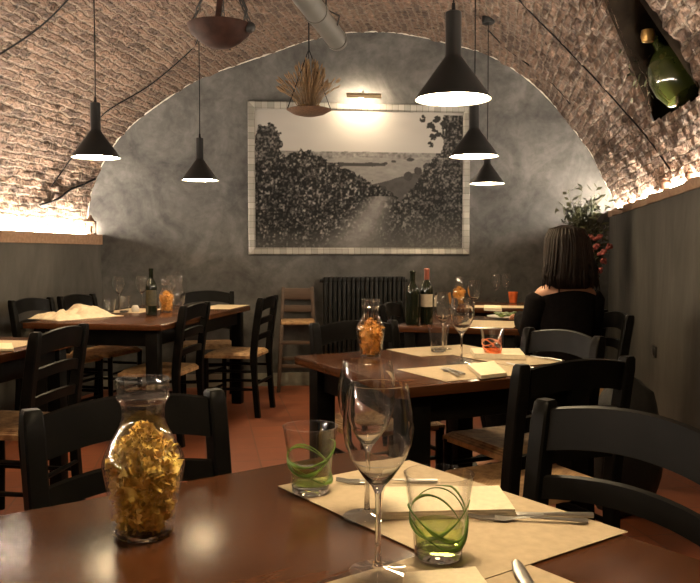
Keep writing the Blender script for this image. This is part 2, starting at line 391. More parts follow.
# light strips lying on the ledges
def strip(name, base, side, off, z, label, rot):
    bm = bm_(); a = base+side*off-AX*.06; b = base+side*off-AX*(LEN-.2)
    c = (a+b)/2; c.z = z+.012
    box(bm, (0, 0, 0), ((a-b).length, .03, .014))
    o = obj(name, bm, 'led', smooth=False); o.location = c; o.rotation_euler = (0, 0, math.atan2(AX.y, AX.x))
    return tag(o, label, 'light strip')
strip('light_strip', corL, -AR, .055, zL-.004, 'warm white light strip lying on the left wooden ledge', 0)
strip('light_strip', corR, AR, .055, zR+.008, 'warm white light strip lying on the wavy right ledge', 0)
# ------------------------------------------------------------------ chairs (origin on the floor under the seat centre, facing +Y)
def make_chair(label, group):
    t = thing('dining_chair', label, 'chair', group=group)
    w = .197
    def backx(z):   # y of the back at height z
        return -.185-.055*max(0, (z-.44)/.42)**1.3 - .03*max(0, (.44-z)/.44)**1.5
    for s in (-1, 1):
        bm = bm_(); rings = []
        for z in [0, .1, .2, .3, .4, .46, .52, .6, .68, .76, .82, .853, .86]:
            a = .0205 if z < .85 else (.019 if z < .858 else .015); b = .023 if .3 < z < .85 else .019
            if z > .858: b = .014
            y = backx(z); x = s*w*(1+.03*z)
            rings.append([bm.verts.new((x+dx, y+dy, z)) for dx, dy in ((-a, -b*.8), (-a*.8, -b), (a*.8, -b), (a, -b*.8), (a, b*.8), (a*.8, b), (-a*.8, b), (-a, b*.8))])
        for p, q in zip(rings, rings[1:]):
            for k in range(8): bm.faces.new((p[k], p[(k+1) % 8], q[(k+1) % 8], q[k]))
        bm.faces.new(rings[0]); bm.faces.new(rings[-1])
        obj('back_post', bm, 'black', t)
        bm = bm_(); tube(bm, [(s*.197, .17, 0), (s*.199, .17, .2), (s*.2, .17, .43)], [.014, .018, .019], 10); obj('front_leg', bm, 'black', t)
    def rail(z0, z1, rise, th=.018):
        bm = bm_(); n = 16; rr = []
        for i in range(n+1):
            u = -1+2*i/n; x = u*(w-.008); ar = rise*(1-u*u); bow = -.022*(1-u*u)
            row = []
            for z, dy in ((z0, -th/2), (z0, th/2), (z1, th/2), (z1+.004, 0), (z1, -th/2)):
                zz = z+ar; row.append(bm.verts.new((x, backx(min(.86, zz))+bow+dy, zz)))
            rr.append(row)
        for a, b in zip(rr, rr[1:]):
            for k in range(5): bm.faces.new((a[k], a[(k+1) % 5], b[(k+1) % 5], b[k]))
        bm.faces.new(rr[0]); bm.faces.new(rr[-1]); return bm
    obj('crest_rail', rail(.755, .84, .022), 'black', t)
    obj('back_slat', rail(.655, .70, .018), 'black', t); obj('back_slat', rail(.545, .585, .014), 'black', t)
    bm = bm_(); n = 14; g = []
    for i in range(n+1):
        r_ = []
        for j in range(n+1):
            u = -1+2*i/n; v = -1+2*j/n; d = max(abs(u), abs(v))
            x = u*(.207+.012*(v+1)/2); y = v*.185+(-.002)
            r_.append(bm.verts.new((x, y, .462-.012*(1-d)-.02*max(0, d-.86)/.14)))
        g.append(r_)
    for i in range(n):
        for j in range(n): bm.faces.new((g[i][j], g[i+1][j], g[i+1][j+1], g[i][j+1]))
    ret = bmesh.ops.extrude_face_region(bm, geom=bm.faces[:])
    for v in [e for e in ret['geom'] if isinstance(e, bmesh.types.BMVert)]: v.co.z = .422
    obj('rush_seat', bm, 'rush', t)
    for z, y in ((.30, .17), (.17, .17), (.24, -.205)):
        bm = bm_(); tube(bm, [(-.197, y, z), (0, y, z), (.197, y, z)], [.009, .012, .009], 8); obj('stretcher', bm, 'black', t)
    for s in (-1, 1):
        for z in (.33, .2):
            bm = bm_(); tube(bm, [(s*.198, .17, z), (s*.198, -.02, z), (s*.197, -.2, z)], [.009, .012, .009], 8); obj('stretcher', bm, 'black', t)
    return t
CH = [  # mid of the back's top, facing degrees, label
    ((-.475, 1.705), -53.4, 'black ladder-back chair behind the glass carafe of yellow pasta at nearest table'),
    ((.54, 1.535), 216.6, 'black ladder-back chair at right of nearest table, largest in the photo'),
    ((.664, 2.33), 117, 'black ladder-back chair with its back to camera, right behind the largest chair'),
    ((.85, 3.19), 207, 'black arched-back chair between the middle table and the seated woman'),
    ((.02, 3.67), -63, 'black chair facing camera in front of the black radiator, behind middle table'),
    ((1.42, 4.25), 180, 'black chair the seated woman sits on, beside the right wall'),
    ((-1.22, 3.37), 172, 'black chair at far left whose rush seat reaches the left photo edge'),
    ((-2.215, 5.55), -16, 'black chair against the left wall, leftmost of the two there'),
    ((-2.07, 6.05), -16, 'black chair in the left back corner, right one of the two by the left wall'),
    ((-1.19, 6.66), -80, 'black chair at far end of the left table, against the back wall'),
    ((-.965, 5.0), 170, 'black chair pushed in at the left table just right of the dark wine bottle'),
    ((-.60, 5.87), 170, 'black chair standing clear in the open floor, between left table and child seat'),
    ((.26, 5.05), -18, 'black chair left of the two dark wine bottles at the rear table'),
    ((.54, 6.3), -12, 'black chair by the back wall, just left of the farthest pasta carafe'),
]
ch0 = None
for i, ((x, y), ph, lab) in enumerate(CH):
    p = Vector((x, y, 0))+dv(ph)*.24; rz = math.radians(ph-90)
    if ch0 is None:
        ch0 = make_chair(lab, 'black ladder-back dining chairs'); ch0.location = p; ch0.rotation_euler = (0, 0, rz)
    else: dup(ch0, p, rz, lab)
# ------------------------------------------------------------------ tables
def make_table(label, corner, d1, l1, d2, l2, leg=.065, inset=.045):
    """corner: one corner of the top; d1, d2: directions in degrees; l1, l2: lengths"""
    a = dv(d1)*l1; b = dv(d2)*l2; c = Vector((corner[0], corner[1], 0))+(a+b)/2
    t = thing('dining_table', label, 'table', c, math.radians(d1), 'dark wooden restaurant tables')
    bm = bm_(); box(bm, (0, 0, TH-.0175), (l1, l2, .035), bev=.005); obj('tabletop', bm, 'table', t)
    bm = bm_(); hx, hy = l1/2-inset-leg/2, l2/2-inset-leg/2
    for s in (-1, 1):
        box(bm, (0, s*hy, TH-.085), (2*hx, .022, .1), bev=.002); box(bm, (s*hx, 0, TH-.085), (.022, 2*hy, .1), bev=.002)
    obj('apron', bm, 'black', t)
    for sx in (-1, 1):
        for sy in (-1, 1):
            bm = bm_(); beam(bm, (sx*hx, sy*hy, 0), (sx*hx, sy*hy, TH-.035), leg, leg, .004); obj('leg', bm, 'black', t)
    return t
def gp(px, py, z=TH):
    v = onz(px, py, z); return v
c1 = gp(360, 449)
T1 = make_table('brown wooden dining table nearest the camera, filling the bottom of the photo', c1, 216.6, 1.25, -53.4, .92)
cN = gp(405, 387.5); T2 = make_table('brown wooden table in the middle with orange pasta carafe and orange tumbler', cN, 27, .84, 117, .87, .08)
c3 = gp(161, 325); T3 = make_table('long wooden table at left carrying the crumpled cloth and dark bottle', c3, 79.7, 1.72, 169.7, .88, .075)
T4 = make_table('wooden table cut off by the left photo edge, paper mat on top', (-1.44, 3.16), 79.7, .72, 169.7, .8)
T5 = make_table('rear table carrying two dark wine bottles and the salad plate', (.94, 4.34), 162, .72, 72, .85)
T6 = make_table('farthest table by the back wall with the little red glass', (.78, 6.07), -10.3, .85, 79.7, .8)
# ------------------------------------------------------------------ things on tables
def flat(name, label, cat, mat, c, ang, lx, ly, h=.0012, z=TH, group=None):
    bm = bm_(); box(bm, (0, 0, 0), (lx, ly, h)); o = obj(name, bm, mat, smooth=False)
    o.location = Vector((c[0], c[1], z+h/2+.0004)); o.rotation_euler = (0, 0, math.radians(ang)); return tag(o, label, cat, group)
def mat_at(corner, d1, l1, d2, l2, label, z=TH):
    a = dv(d1)*l1; b = dv(d2)*l2; c = Vector((corner[0], corner[1], 0))+(a+b)/2
    return flat('placemat', label, 'placemat', 'paper', c, d1, l1, l2, z=z, group='brown paper placemats')
e2 = gp(620, 531)
mat_at(e2, 126.6-1, .50, 216.6+4, .30, 'brown paper placemat on nearest table under both wine glasses, at the table edge', z=TH+.0013)
pB = gp(533, 563)
mat_at((pB.x-.062, pB.y+.088), 216.6, .40, -58, .34, 'brown paper placemat at bottom of photo, partly beneath the other one', z=TH)
m1 = gp(396.5, 369.6); mat_at(m1, -62, .305, 27.5, .44, 'brown paper placemat at front of middle table, dark cutlery on it')
m2 = gp(421, 357); mat_at(m2, 27, .40, 117, .28, 'brown paper placemat at back of middle table, under the clear tumbler')
m3 = gp(566, 363); mat_at((m3.x, m3.y), 207, .25, 117, .38, 'brown paper placemat at right end of middle table, partly under napkins', z=TH+.0014)
mat_at((-1.50, 3.30), 79.7, .45, 169.7, .3, 'brown paper placemat on the table at left photo edge')
m4 = gp(100, 313); mat_at(m4, 79.7, .45, 0, .28, 'brown paper placemat left of the dark bottle on left table')
m5 = gp(197, 309); mat_at((m5.x-.02, m5.y), 79.7, .5, -6, .27, 'brown paper placemat at right end of the left table')
mat_at((.60, 4.52), -18, .32, 72, .45, 'brown paper placemat on rear table beside wine bottles')
mat_at((.90, 6.1), -10.3, .45, 79.7, .3, 'brown paper placemat on the farthest table')
# folded napkins
def napkin(pts, label, z=TH, h=.012, mat='napkin'):
    """quad of pixel corners lying at height z; folded layers"""
    P = [gp(px, py, z+h) for px, py in pts]; c = sum(P, Vector())/4
    bm = bm_()
    for L in range(3):
        sc = 1-.012*L; z0 = z+.0015+L*h/3; z1 = z0+h/3-.0004; n = 8
        def P2(u, v):
            p = (P[0]*(1-u)+P[1]*u)*(1-v)+(P[3]*(1-u)+P[2]*u)*v
            return c+(p-c)*sc
        for zz, fl in ((z0, 0), (z1, 1)):
            g = [[bm.verts.new(Vector((P2(i/n, j/n).x-c.x, P2(i/n, j/n).y-c.y, zz-z+(.0012*noise.noise(Vector((i*.7, j*.7, L*3+fl))) if fl else 0)))) for j in range(n+1)] for i in range(n+1)]
            for i in range(n):
                for j in range(n): bm.faces.new((g[i][j], g[i+1][j], g[i+1][j+1], g[i][j+1]))
            if fl == 0: g0 = g
        for i in range(n):
            for a, b in (((i, 0), (i+1, 0)), ((i, n), (i+1, n)), ((0, i), (0, i+1)), ((n, i), (n, i+1))):
                bm.faces.new((g0[a[0]][a[1]], g0[b[0]][b[1]], g[b[0]][b[1]], g[a[0]][a[1]]))
    o = obj('folded_napkin', bm, mat); o.location = (c.x, c.y, z); return tag(o, label, 'napkin', 'folded cream napkins')
ZM = TH+.0032
napkin([(381, 513), (517, 510), (500, 486), (384, 487)], 'folded cream napkin behind the right green-swirled tumbler, nearest table', ZM, .012)
napkin([(400, 604), (500, 600), (476, 567), (403, 573)], 'folded cream napkin at the bottom edge of the photo', ZM, .008)
napkin([(481, 376), (507, 373), (494, 361), (467, 364)], 'square folded cream napkin in front of orange tumbler', ZM, .012)
napkin([(474, 353.8), (526, 355.5), (520, 348.5), (470, 348)], 'long folded cream napkin behind orange tumbler, middle table', ZM+.001, .018)
napkin([(484, 308), (502, 309), (501, 305.5), (484, 305)], 'folded cream napkin at the left front of the farthest table', ZM, .02)
napkin([(0-6, 349), (14, 349), (12, 343), (-8, 343)], 'folded cream napkin on the table at left photo edge', ZM, .01)
# crumpled cloth on left table
bm = bm_(); n = 30; g = []
pa = gp(43, 320); pb = gp(108, 315)
cc = (pa+pb)/2; ux = (pb-pa).normalized(); uy = Vector((-ux.y, ux.x, 0)); hl = (pb-pa).length/2
for i in range(n+1):
    r_ = []
    for j in range(n+1):
        u = -1+2*i/n; v = -1+2*j/n
        e = max(0, 1-(abs(u)**2.2)-(abs(v)**2)*.9); hgt = .075*max(0, math.exp(-((u-.25)/.4)**4)+.35*math.exp(-((u+.45)/.35)**2))*max(0, 1-v*v)
        wr = abs(noise.noise(Vector((u*3.2+v, v*3.2, 1))))*.07*max(0, 1-max(abs(u), abs(v))**3)
        edge = 1+.1*noise.noise(Vector((u*2, v*2, 7)))
        q = ux*(u*hl*edge)+uy*(v*.16*edge)
        r_.append(bm.verts.new((q.x, q.y, .003+hgt*.75+wr)))
    g.append(r_)
for i in range(n):
    for j in range(n): bm.faces.new((g[i][j], g[i+1][j], g[i+1][j+1], g[i][j+1]))
ret = bmesh.ops.extrude_face_region(bm, geom=bm.faces[:])
for v in [e for e in ret['geom'] if isinstance(e, bmesh.types.BMVert)]: v.co.z = max(.0005, v.co.z-.003)
o = obj('crumpled_cloth', bm, 'cream', ang=3); o.location = (cc.x, cc.y, TH); tag(o, 'crumpled cream cloth heaped on the left table', 'cloth')
# cutlery
def cutlery(kind, a, b, label, z=None, lng=.2):
    z = ZM if z is None else z
    d = (b-a); d.z = 0; ang = math.atan2(d.y, d.x)
    bm = bm_()
    if kind == 'fork':   # tip at origin, handle along +x
        for k in range(4):
            y = (-1.5+k)*.0062; tube(bm, [(0, y, .008), (.02, y, .004), (.045, y*.9, .004)], [.0012, .0016, .0018], 6)
        tube(bm, [(.042, 0, .004), (.058, 0, .003), (.075, 0, .005), (.10, 0, .007)], [.011, .0105, .004, .003], 10, flat=.28)
        tube(bm, [(.095, 0, .007), (.14, 0, .006), (.18, 0, .005), (lng, 0, .005)], [.003, .0045, .0065, .005], 10, flat=.45)
    else:
        tube(bm, [(0, .002, .003), (.012, 0, .003), (.04, -.001, .003), (.095, 0, .004), (.105, 0, .0045)], [.002, .007, .0095, .009, .005], 12, flat=.14)
        tube(bm, [(.1, 0, .005), (.12, 0, .0055), (.17, 0, .006), (lng+.01, 0, .006)], [.004, .0055, .007, .0065], 10, flat=.6)
    o = obj(kind, bm, 'steel'); o.location = (a.x, a.y, z); o.rotation_euler = (0, 0, ang); return tag(o, label, kind)
cutlery('fork', gp(467, 521), gp(562, 525), 'steel fork right of the green-swirled tumbler, tines toward the glass', lng=.165)
cutlery('knife', gp(478, 516), gp(590, 521), 'steel knife lying just behind the fork, nearest placemat', lng=.165)
cutlery('fork', gp(336, 485), gp(402, 485), 'steel fork behind the wine glasses, handle under folded napkin', lng=.12)
cutlery('knife', gp(515, 564), gp(528, 590), 'steel knife with its tip up at bottom of photo')
cutlery('fork', gp(442, 370), gp(462, 379), 'dark shiny fork at front of middle table', lng=.18)
cutlery('knife', gp(447, 369), gp(467, 378), 'dark shiny knife beside the fork at front of middle table', lng=.17)
cutlery('knife', gp(506, 364), gp(526, 369), 'steel knife on middle table right of the square napkin')
cutlery('knife', gp(530, 357), gp(560, 363), 'steel knife at right end of the middle table', z=TH+.004)
# pasta carafe: profiles are (radius, z)
CAR = [(.041, .0), (.045, .004), (.0465, .03), (.052, .065), (.0575, .095), (.0592, .108), (.0585, .116), (.054, .130), (.044, .150), (.034, .168), (.0305, .18), (.0305, .192), (.0325, .203), (.0372, .210), (.0385, .214), (.0372, .219), (.0372, .232), (.0388, .236), (.0380, .240)]
def inner(profile, t):
    return [(max(0, r-t), z) for r, z in profile]
def pasta_bm(n, zc, seed):
    rnd = random.Random(seed); bm = bm_()
    def rad(z):
        for (r0, z0), (r1, z1) in zip(CAR, CAR[1:]):
            if z0 <= z <= z1: return r0+(r1-r0)*(z-z0)/max(1e-6, z1-z0)
        return .03
    for k in range(n):
        z = .013+(zc-.013)*rnd.random()**.9; R_ = rad(z)-.0135
        if z > zc-.03: R_ *= max(.15, 1-(z-(zc-.03))/.035)
        f = math.sqrt(rnd.uniform(.55, 1)); a = rnd.uniform(0, 2*PI)
        c = Vector((R_*f*math.cos(a), R_*f*math.sin(a), z))
        rot = Matrix.Rotation(rnd.uniform(0, PI), 3, 'X') @ Matrix.Rotation(rnd.uniform(0, PI), 3, 'Y') @ Matrix.Rotation(rnd.uniform(0, PI), 3, 'Z')
        w, h = .0118, .0092
        # bow-tie: pinched strip with wavy ends
        cols = []
        for u, pin, bul in ((-1, 1, .3), (-.5, .8, 0), (0, .34, -.35), (.5, .8, 0), (1, 1, -.3)):
            cols.append([bm.verts.new(c+rot @ Vector((u*w, v*h*pin, .004*bul+.0022*math.sin(v*5+u*2)+(.003 if (v == 0 and u == 0) else 0)))) for v in (-1, -.5, 0, .5, 1)])
        for a_, b_ in zip(cols, cols[1:]):
            for q in range(4): bm.faces.new((a_[q], a_[q+1], b_[q+1], b_[q]))
    # denser heart so that the heap is not see-through
    lathe(bm, [(0, .014), (.030, .016), (.035, .05), (.040, .09), (.038, .11), (.028, min(.125, zc-.025)), (.012, zc-.02), (0, zc-.018)], 20)
    return bm
def carafe(loc, label, plabel, pm, n, zc, seed, rz=0):
    t = thing('glass_carafe', label, 'carafe', loc, rz, 'glass carafes of dry pasta'); t.scale = (1, 1, .955)
    bm = bm_(); lathe(bm, CAR[:13]+inner(CAR[:13], .0028)[::-1][:-2]+[(.04, .012), (0, .010)], 48); cb_ = obj('carafe_body', bm, 'glass', t)
    bm = bm_(); rp_ = CAR[12:]; lathe(bm, rp_+[(r_-.0036, z_) for r_, z_ in rp_[::-1]]+[rp_[0]], 48); obj('carafe_rim', bm, 'rim_glass', cb_)
    bm = bm_(); lathe(bm, [(0, .0005), (.039, .0005), (.0415, .004), (.041, .009), (0, .010)], 40); obj('thick_base', bm, 'thick', t)
    p = obj('dry_pasta', pasta_bm(n, zc, seed), pm, loc=loc, ang=3); p.rotation_euler = (0, 0, rz); p.scale = (1, 1, .955); tag(p, plabel, 'pasta', kind='stuff')
    return t
Z1 = TH+.0003
l = gp(144.5, 534); l.z = Z1; carafe(l, 'large clear glass carafe on nearest table filled with yellow pasta', 'yellow bow-tie pasta heaped in the nearest carafe', 'pasta', 640, .163, 3)
l = gp(370.5, 356); l.z = Z1; carafe(l, 'clear glass carafe on the middle table filled with orange pasta', 'orange-yellow pasta in the middle table carafe', 'pasta2', 240, .15, 4)
l = gp(166.5, 312); l.z = Z1; carafe(l, 'small-looking carafe of orange pasta right of the dark bottle, left table', 'orange pasta in the carafe on left table', 'pasta2', 200, .15, 5)
l = gp(459, 305); l.z = Z1; carafe(l, 'farthest carafe of yellow pasta near the back wall', 'yellow pasta in the farthest carafe', 'pasta2', 200, .15, 6)
# empty carafe with round stopper
l = gp(178, 308.5); t = thing('glass_carafe', 'empty clear carafe with a round glass stopper on left table', 'carafe', (l.x, l.y, Z1))
bm = bm_(); lathe(bm, CAR+inner(CAR, .0028)[::-1][:-2]+[(0, .012)], 32); obj('carafe_body', bm, 'glass', t)
bm = bm_(); ball(bm, (0, 0, .258), .022); obj('stopper', bm, 'glass2', t)
# wine glasses
WG = [(0, .0005), (.037, .0005), (.0375, .0018), (.02, .004), (.008, .007), (.0042, .014), (.0036, .04), (.0036, .085), (.0045, .103), (.009, .112), (.02, .124), (.034, .145), (.0425, .165), (.0455, .185), (.0445, .205), (.041, .226), (.0375, .242)]
def wine_proto():
    t = thing('wine_glass', 'x', 'wine glass', (0, 0, 0), 0, 'clear stemmed wine glasses')
    b = WG[9:]
    bm = bm_(); lathe(bm, [(.0045, .103)]+b+[(.0368, .2425)]+inner(b, .0011)[::-1][:-1]+[(.006, .116), (0, .114)], 48); obj('bowl', bm, 'thick', t)
    bm = bm_(); lathe(bm, WG[4:9]+[(0, .1035)], 16); obj('stem', bm, 'thick', t)
    bm = bm_(); lathe(bm, WG[:5]+[(0, .0075)], 40); obj('foot', bm, 'glass', t)
    return t
wg = None
for px, py, lab in [(378, 574, 'front large wine glass on nearest table at bottom centre of photo'),
                    (367, 518.5, 'wine glass standing directly behind the front wine glass, nearest table'),
                    (461.5, 364, 'wine glass on middle table just behind the dark cutlery'),
                    (443, 350, 'wine glass on middle table behind the clear tumbler'),
                    (119, 309.5, 'wine glass on left table above the small tumblers, left of dark bottle'),
                    (142, 308.5, 'wine glass on left table right against the dark bottle'),
                    (171, 307.5, 'wine glass on left table behind the carafes'),
                    (474, 320, 'wine glass on the rear table beside the glint of the tumbler'),
                    (496, 303, 'wine glass on the farthest table against the grey wall, left of red glass'),
                    (506, 302, 'wine glass on the farthest table, nearest the red glass')]:
    l = gp(px, py); l.z = ZM
    if wg is None: wg = wine_proto(); wg.location = l; wg['label'] = lab
    else: dup(wg, l, random.uniform(0, 6), lab)
# swirled tumblers
TU = [(.030, 0), (.0325, .003), (.0345, .03), (.040, .07), (.0465, .110), (.0475, .114)]
def tumbler(loc, label, swirl=None, seed=1, h=1.0):
    t = thing('tumbler', label, 'tumbler', loc)
    P = [(r*1, z*h) for r, z in TU]
    bm = bm_(); lathe(bm, P+inner(P, .0022)[::-1][:-2]+[(.030, .016), (0, .015)], 44); obj('glass_wall', bm, 'glass', t)
    bm = bm_(); lathe(bm, [(0, .0006), (.029, .0006), (.0315, .004), (.032, .012), (0, .0145)], 36); obj('thick_base', bm, 'thick', t)
    if swirl:
        bm = bm_(); lathe(bm, [(0, .0165), (.0305, .0165), (.0325, .045), (.0325, .046), (0, .044)], 36); obj('tinted_glass_bottom', bm, swirl+'_tint', t)
        rnd = random.Random(seed); bm = bm_()
        for k in range(3):
            a0 = k*PI/2+rnd.uniform(0, 1); z0 = rnd.uniform(.022, .05); amp = rnd.uniform(.014, .026); pts = []; n = 40; rad = []
            for i in range(n+1):
                u = i/n; a = a0+u*PI*1.7; z = z0+amp*math.sin(u*PI*2.2+k)+.025*u
                z = max(.02, min(.085, z)); rr = .0322+(z*.12)
                pts.append((rr*math.cos(a), rr*math.sin(a), z)); rad.append(.0006+.0036*math.sin(PI*u)*max(.15, noise.noise(Vector((u*6, k*3.1, seed)))+.45))
            tube(bm, pts, rad, 8)
        obj('painted_swirl', bm, swirl, t)
    return t
l = gp(310.5, 493.5); l.z = ZM; tumbler(l, 'glass tumbler with green swirls, left of the wine glasses on nearest table', 'green', 2)
l = gp(438.5, 559); l.z = ZM; tumbler(l, 'glass tumbler with green swirls, right of the wine glasses at bottom', 'green', 5)
l = gp(492, 358.5); l.z = ZM; tumbler(l, 'glass tumbler with orange swirls on the middle table', 'orange', 8)
l = gp(438.5, 352.5); l.z = ZM; tumbler(l, 'clear tumbler on middle table right of the orange pasta carafe')
l = gp(124, 313); l.z = ZM; tumbler(l, 'clear tumbler on left table just left of the dark bottle')
l = gp(109.5, 313); l.z = ZM; tumbler(l, 'small clear tumbler on left table beside the crumpled cloth', h=.8)
l = gp(466, 322); l.z = ZM; tumbler(l, 'clear tumbler on the rear table right of the wine bottles')
l = gp(513, 303); l.z = ZM; t = thing('red_tumbler', 'small red glass on the farthest table left of the seated woman', 'tumbler', l)
bm = bm_(); lathe(bm, [(0, 0), (.03, 0), (.036, .04), (.042, .09), (.039, .09), (.033, .04), (.027, .01), (0, .01)], 24); obj('glass_wall', bm, 'red', t)
bm = bm_(); lathe(bm, [(0, 0), (.022, 0), (.026, .01), (.028, .03), (.02, .045), (.016, .05), (0, .048)], 20)
l = gp(142.5, 311); o = obj('sugar_pot', bm, 'plate', loc=(l.x-.02, l.y-.12, TH)); tag(o, 'small white pot against the base of the dark bottle, left table', 'pot')
# bottles
BO = [(0, 0), (.034, 0), (.0375, .004), (.0375, .19), (.036, .205), (.026, .228), (.0155, .245), (.0145, .26), (.014, .298), (.0158, .3), (.0158, .308), (.012, .312), (0, .312)]
def bottle(px, py, label, lab=None, caps='bottle', sc=1.0):
    l = gp(px, py); l.z = TH+.001; t = thing('wine_bottle', label, 'bottle', l, -math.atan2(l.x, l.y))
    t.scale = (1, 1, sc)
    bm = bm_(); lathe(bm, BO, 36); bb_ = obj('bottle_body', bm, 'bottle', t)
    bm = bm_(); lathe(bm, [(.0152, .25), (.0150, .298), (.0166, .3), (.0166, .309), (.013, .3135), (0, .3135)], 24); obj('capsule', bm, caps, t)
    if lab:
        bm = bm_(); n = 16; lo = []; hi = []
        for i in range(n+1):
            a = -PI/2-1.15+2.3*i/n; lo.append(bm.verts.new((.038*math.cos(a), .038*math.sin(a), .065 if lab == 'label_g' else .10))); hi.append(bm.verts.new((.038*math.cos(a), .038*math.sin(a), .17)))
        for i in range(n): bm.faces.new((lo[i], lo[i+1], hi[i+1], hi[i]))
        obj('bottle_label', bm, lab, bb_)
bottle(151.5, 315.5, 'dark wine bottle with olive label on the left table', 'label_g')
bottle(412.5, 325, 'dark unlabelled wine bottle, left one of the pair on the rear table')
bottle(426.5, 324.5, 'dark wine bottle with beige label and red capsule on the rear table', 'label_b', 'capsule', 1.04)
# salad plate
l = gp(508, 319.5); t = thing('salad_plate', 'white plate of green salad in front of the seated woman', 'plate', (l.x, l.y, TH+.002))
bm = bm_(); lathe(bm, [(0, .002), (.07, .002), (.08, .006), (.13, .018), (.132, .021), (.085, .010), (.07, .006), (0, .006)], 36); obj('plate_dish', bm, 'plate', t)
l2 = l; bm = bm_()
for k in range(34):
    a = random.uniform(0, 2*PI); r = .08*math.sqrt(random.random())
    ball(bm, (r*math.cos(a), r*math.sin(a), .02+.02*random.random()), .018, (1, random.uniform(.4, 1), .35), 6)
o = obj('salad_leaves', bm, 'salad', loc=(l.x, l.y, TH+.002)); tag(o, 'green salad leaves heaped on the white plate', 'salad', kind='stuff')
# ------------------------------------------------------------------ pendant lamps
def make_pendant(label):
    t = thing('pendant_lamp', label, 'lamp', group='black cone pendant lamps')
    bm = bm_(); lathe(bm, [(0, .305), (.026, .305), (.028, .302), (.028, .155), (.031, .148), (.134, .004), (.135, 0), (.133, .0005), (.029, .145), (.0, .147)], 48)
    sh_ = obj('lamp_shade', bm, 'lamp', t, ang=.5)
    bm = bm_(); lathe(bm, [(.1325, .0015), (.1305, .003), (.03, .140), (0, .141)], 40); obj('shade_lining', bm, 'lampin', sh_)
    bm = bm_(); lathe(bm, [(0, .006), (.121, .006), (.121, .009), (0, .009)], 40); obj('light_diffuser', bm, 'glow', sh_)
    return t
PN = [(453, 100, 2.84, 'nearest black pendant lamp, the largest of the three on the right'),
      (474, 157, 4.41, 'middle-sized black pendant lamp of the right-hand row, below the largest'),
      (487, 184, 6.17, 'smallest and farthest black pendant lamp of the right-hand row'),
      (96, 158, 4.5, 'black pendant lamp at left, larger of the two left ones'),
      (200, 180.5, 5.84, 'black pendant lamp left of the framed photograph, smaller of the two left ones')]
pl = None
def hang(loc, lab):
    global pl
    if pl is None: t = pl = make_pendant(lab); t.location = loc
    else:
        t = dup(pl, loc, 0, lab)
        for c in list(t.children):
            if c.name.startswith('lamp_cord'): bpy.data.objects.remove(c)
    bm = bm_(); zt = vaultz(loc.x, loc.y)-loc.z-.01
    tube(bm, [(0, 0, .3), (.002, 0, zt/2), (0, 0, zt)], .0035, 6); lathe(bm, [(0, .34), (.006, .335), (.008, .305), (0, .303)], 12); obj('lamp_cord', bm, 'cord', t)
    bm = bm_(); lathe(bm, [(0, zt-.03), (.045, zt-.03), (.05, zt-.02), (.05, zt+.015), (0, zt+.015)], 20); obj('ceiling_rose', bm, 'lamp', t)
for px, py, Y, lab in PN: hang(atY(px, py, Y), lab)
# same row carried on over the nearest table, above the frame
hang(Vector((.05, 1.24, 1.71)), 'black pendant lamp hanging over the nearest table, above the photo frame')
hang(Vector((-1.78, 3.15, 1.70)), 'black pendant lamp over the far-left table, outside the left photo edge')
# ------------------------------------------------------------------ framed photograph and its lamp
def wallmat(u0, z0, off=0):
    p = W0+WU*u0-Vector((0, 0, 0))+WN*off; m = Matrix((WU, Vector((0, 0, 1)), WN)).transposed().to_4x4(); m.translation = Vector((p.x, p.y, z0)); return m
def uw(px, py):
    p = onwall(px, py); return (p-W0).dot(WU), p.z
ul, zt = uw(247.5, 101.3); ur, zb = uw(468.3, 254.6); PW = ur-ul; PH = zt-zb
fr = thing('framed_photograph', 'large black and white vineyard photograph in a silver frame on the back wall', 'picture')
fr.matrix_world = wallmat((ul+ur)/2, (zt+zb)/2, .002)
fw = .062
bm = bm_(); uvl = bm.loops.layers.uv.new('UVMap')
prf = [(0, 0), (0, .035), (.008, .042), (.05, .036), (fw, .022), (fw, 0)]
cor = [(-1, -1), (1, -1), (1, 1), (-1, 1)]
for k in range(4):
    a = cor[k]; b = cor[(k+1) % 4]; ring = []
    for (sx, sy) in (a, b):
        ring.append([bm.verts.new((sx*(PW/2-i), sy*(PH/2-i), h)) for i, h in prf])
    Ls = PW if k % 2 == 0 else PH
    for q in range(len(prf)-1):
        f = bm.faces.new((ring[0][q], ring[1][q], ring[1][q+1], ring[0][q+1])); i0, i1 = prf[q][0], prf[q+1][0]
        for lp, c in zip(f.loops, ((i0, .02+i0), (Ls-i0, .02+i0), (Ls-i1, .02+i1), (i1, .02+i1))): lp[uvl].uv = c
obj('silver_frame', bm, 'frame', fr, smooth=False)
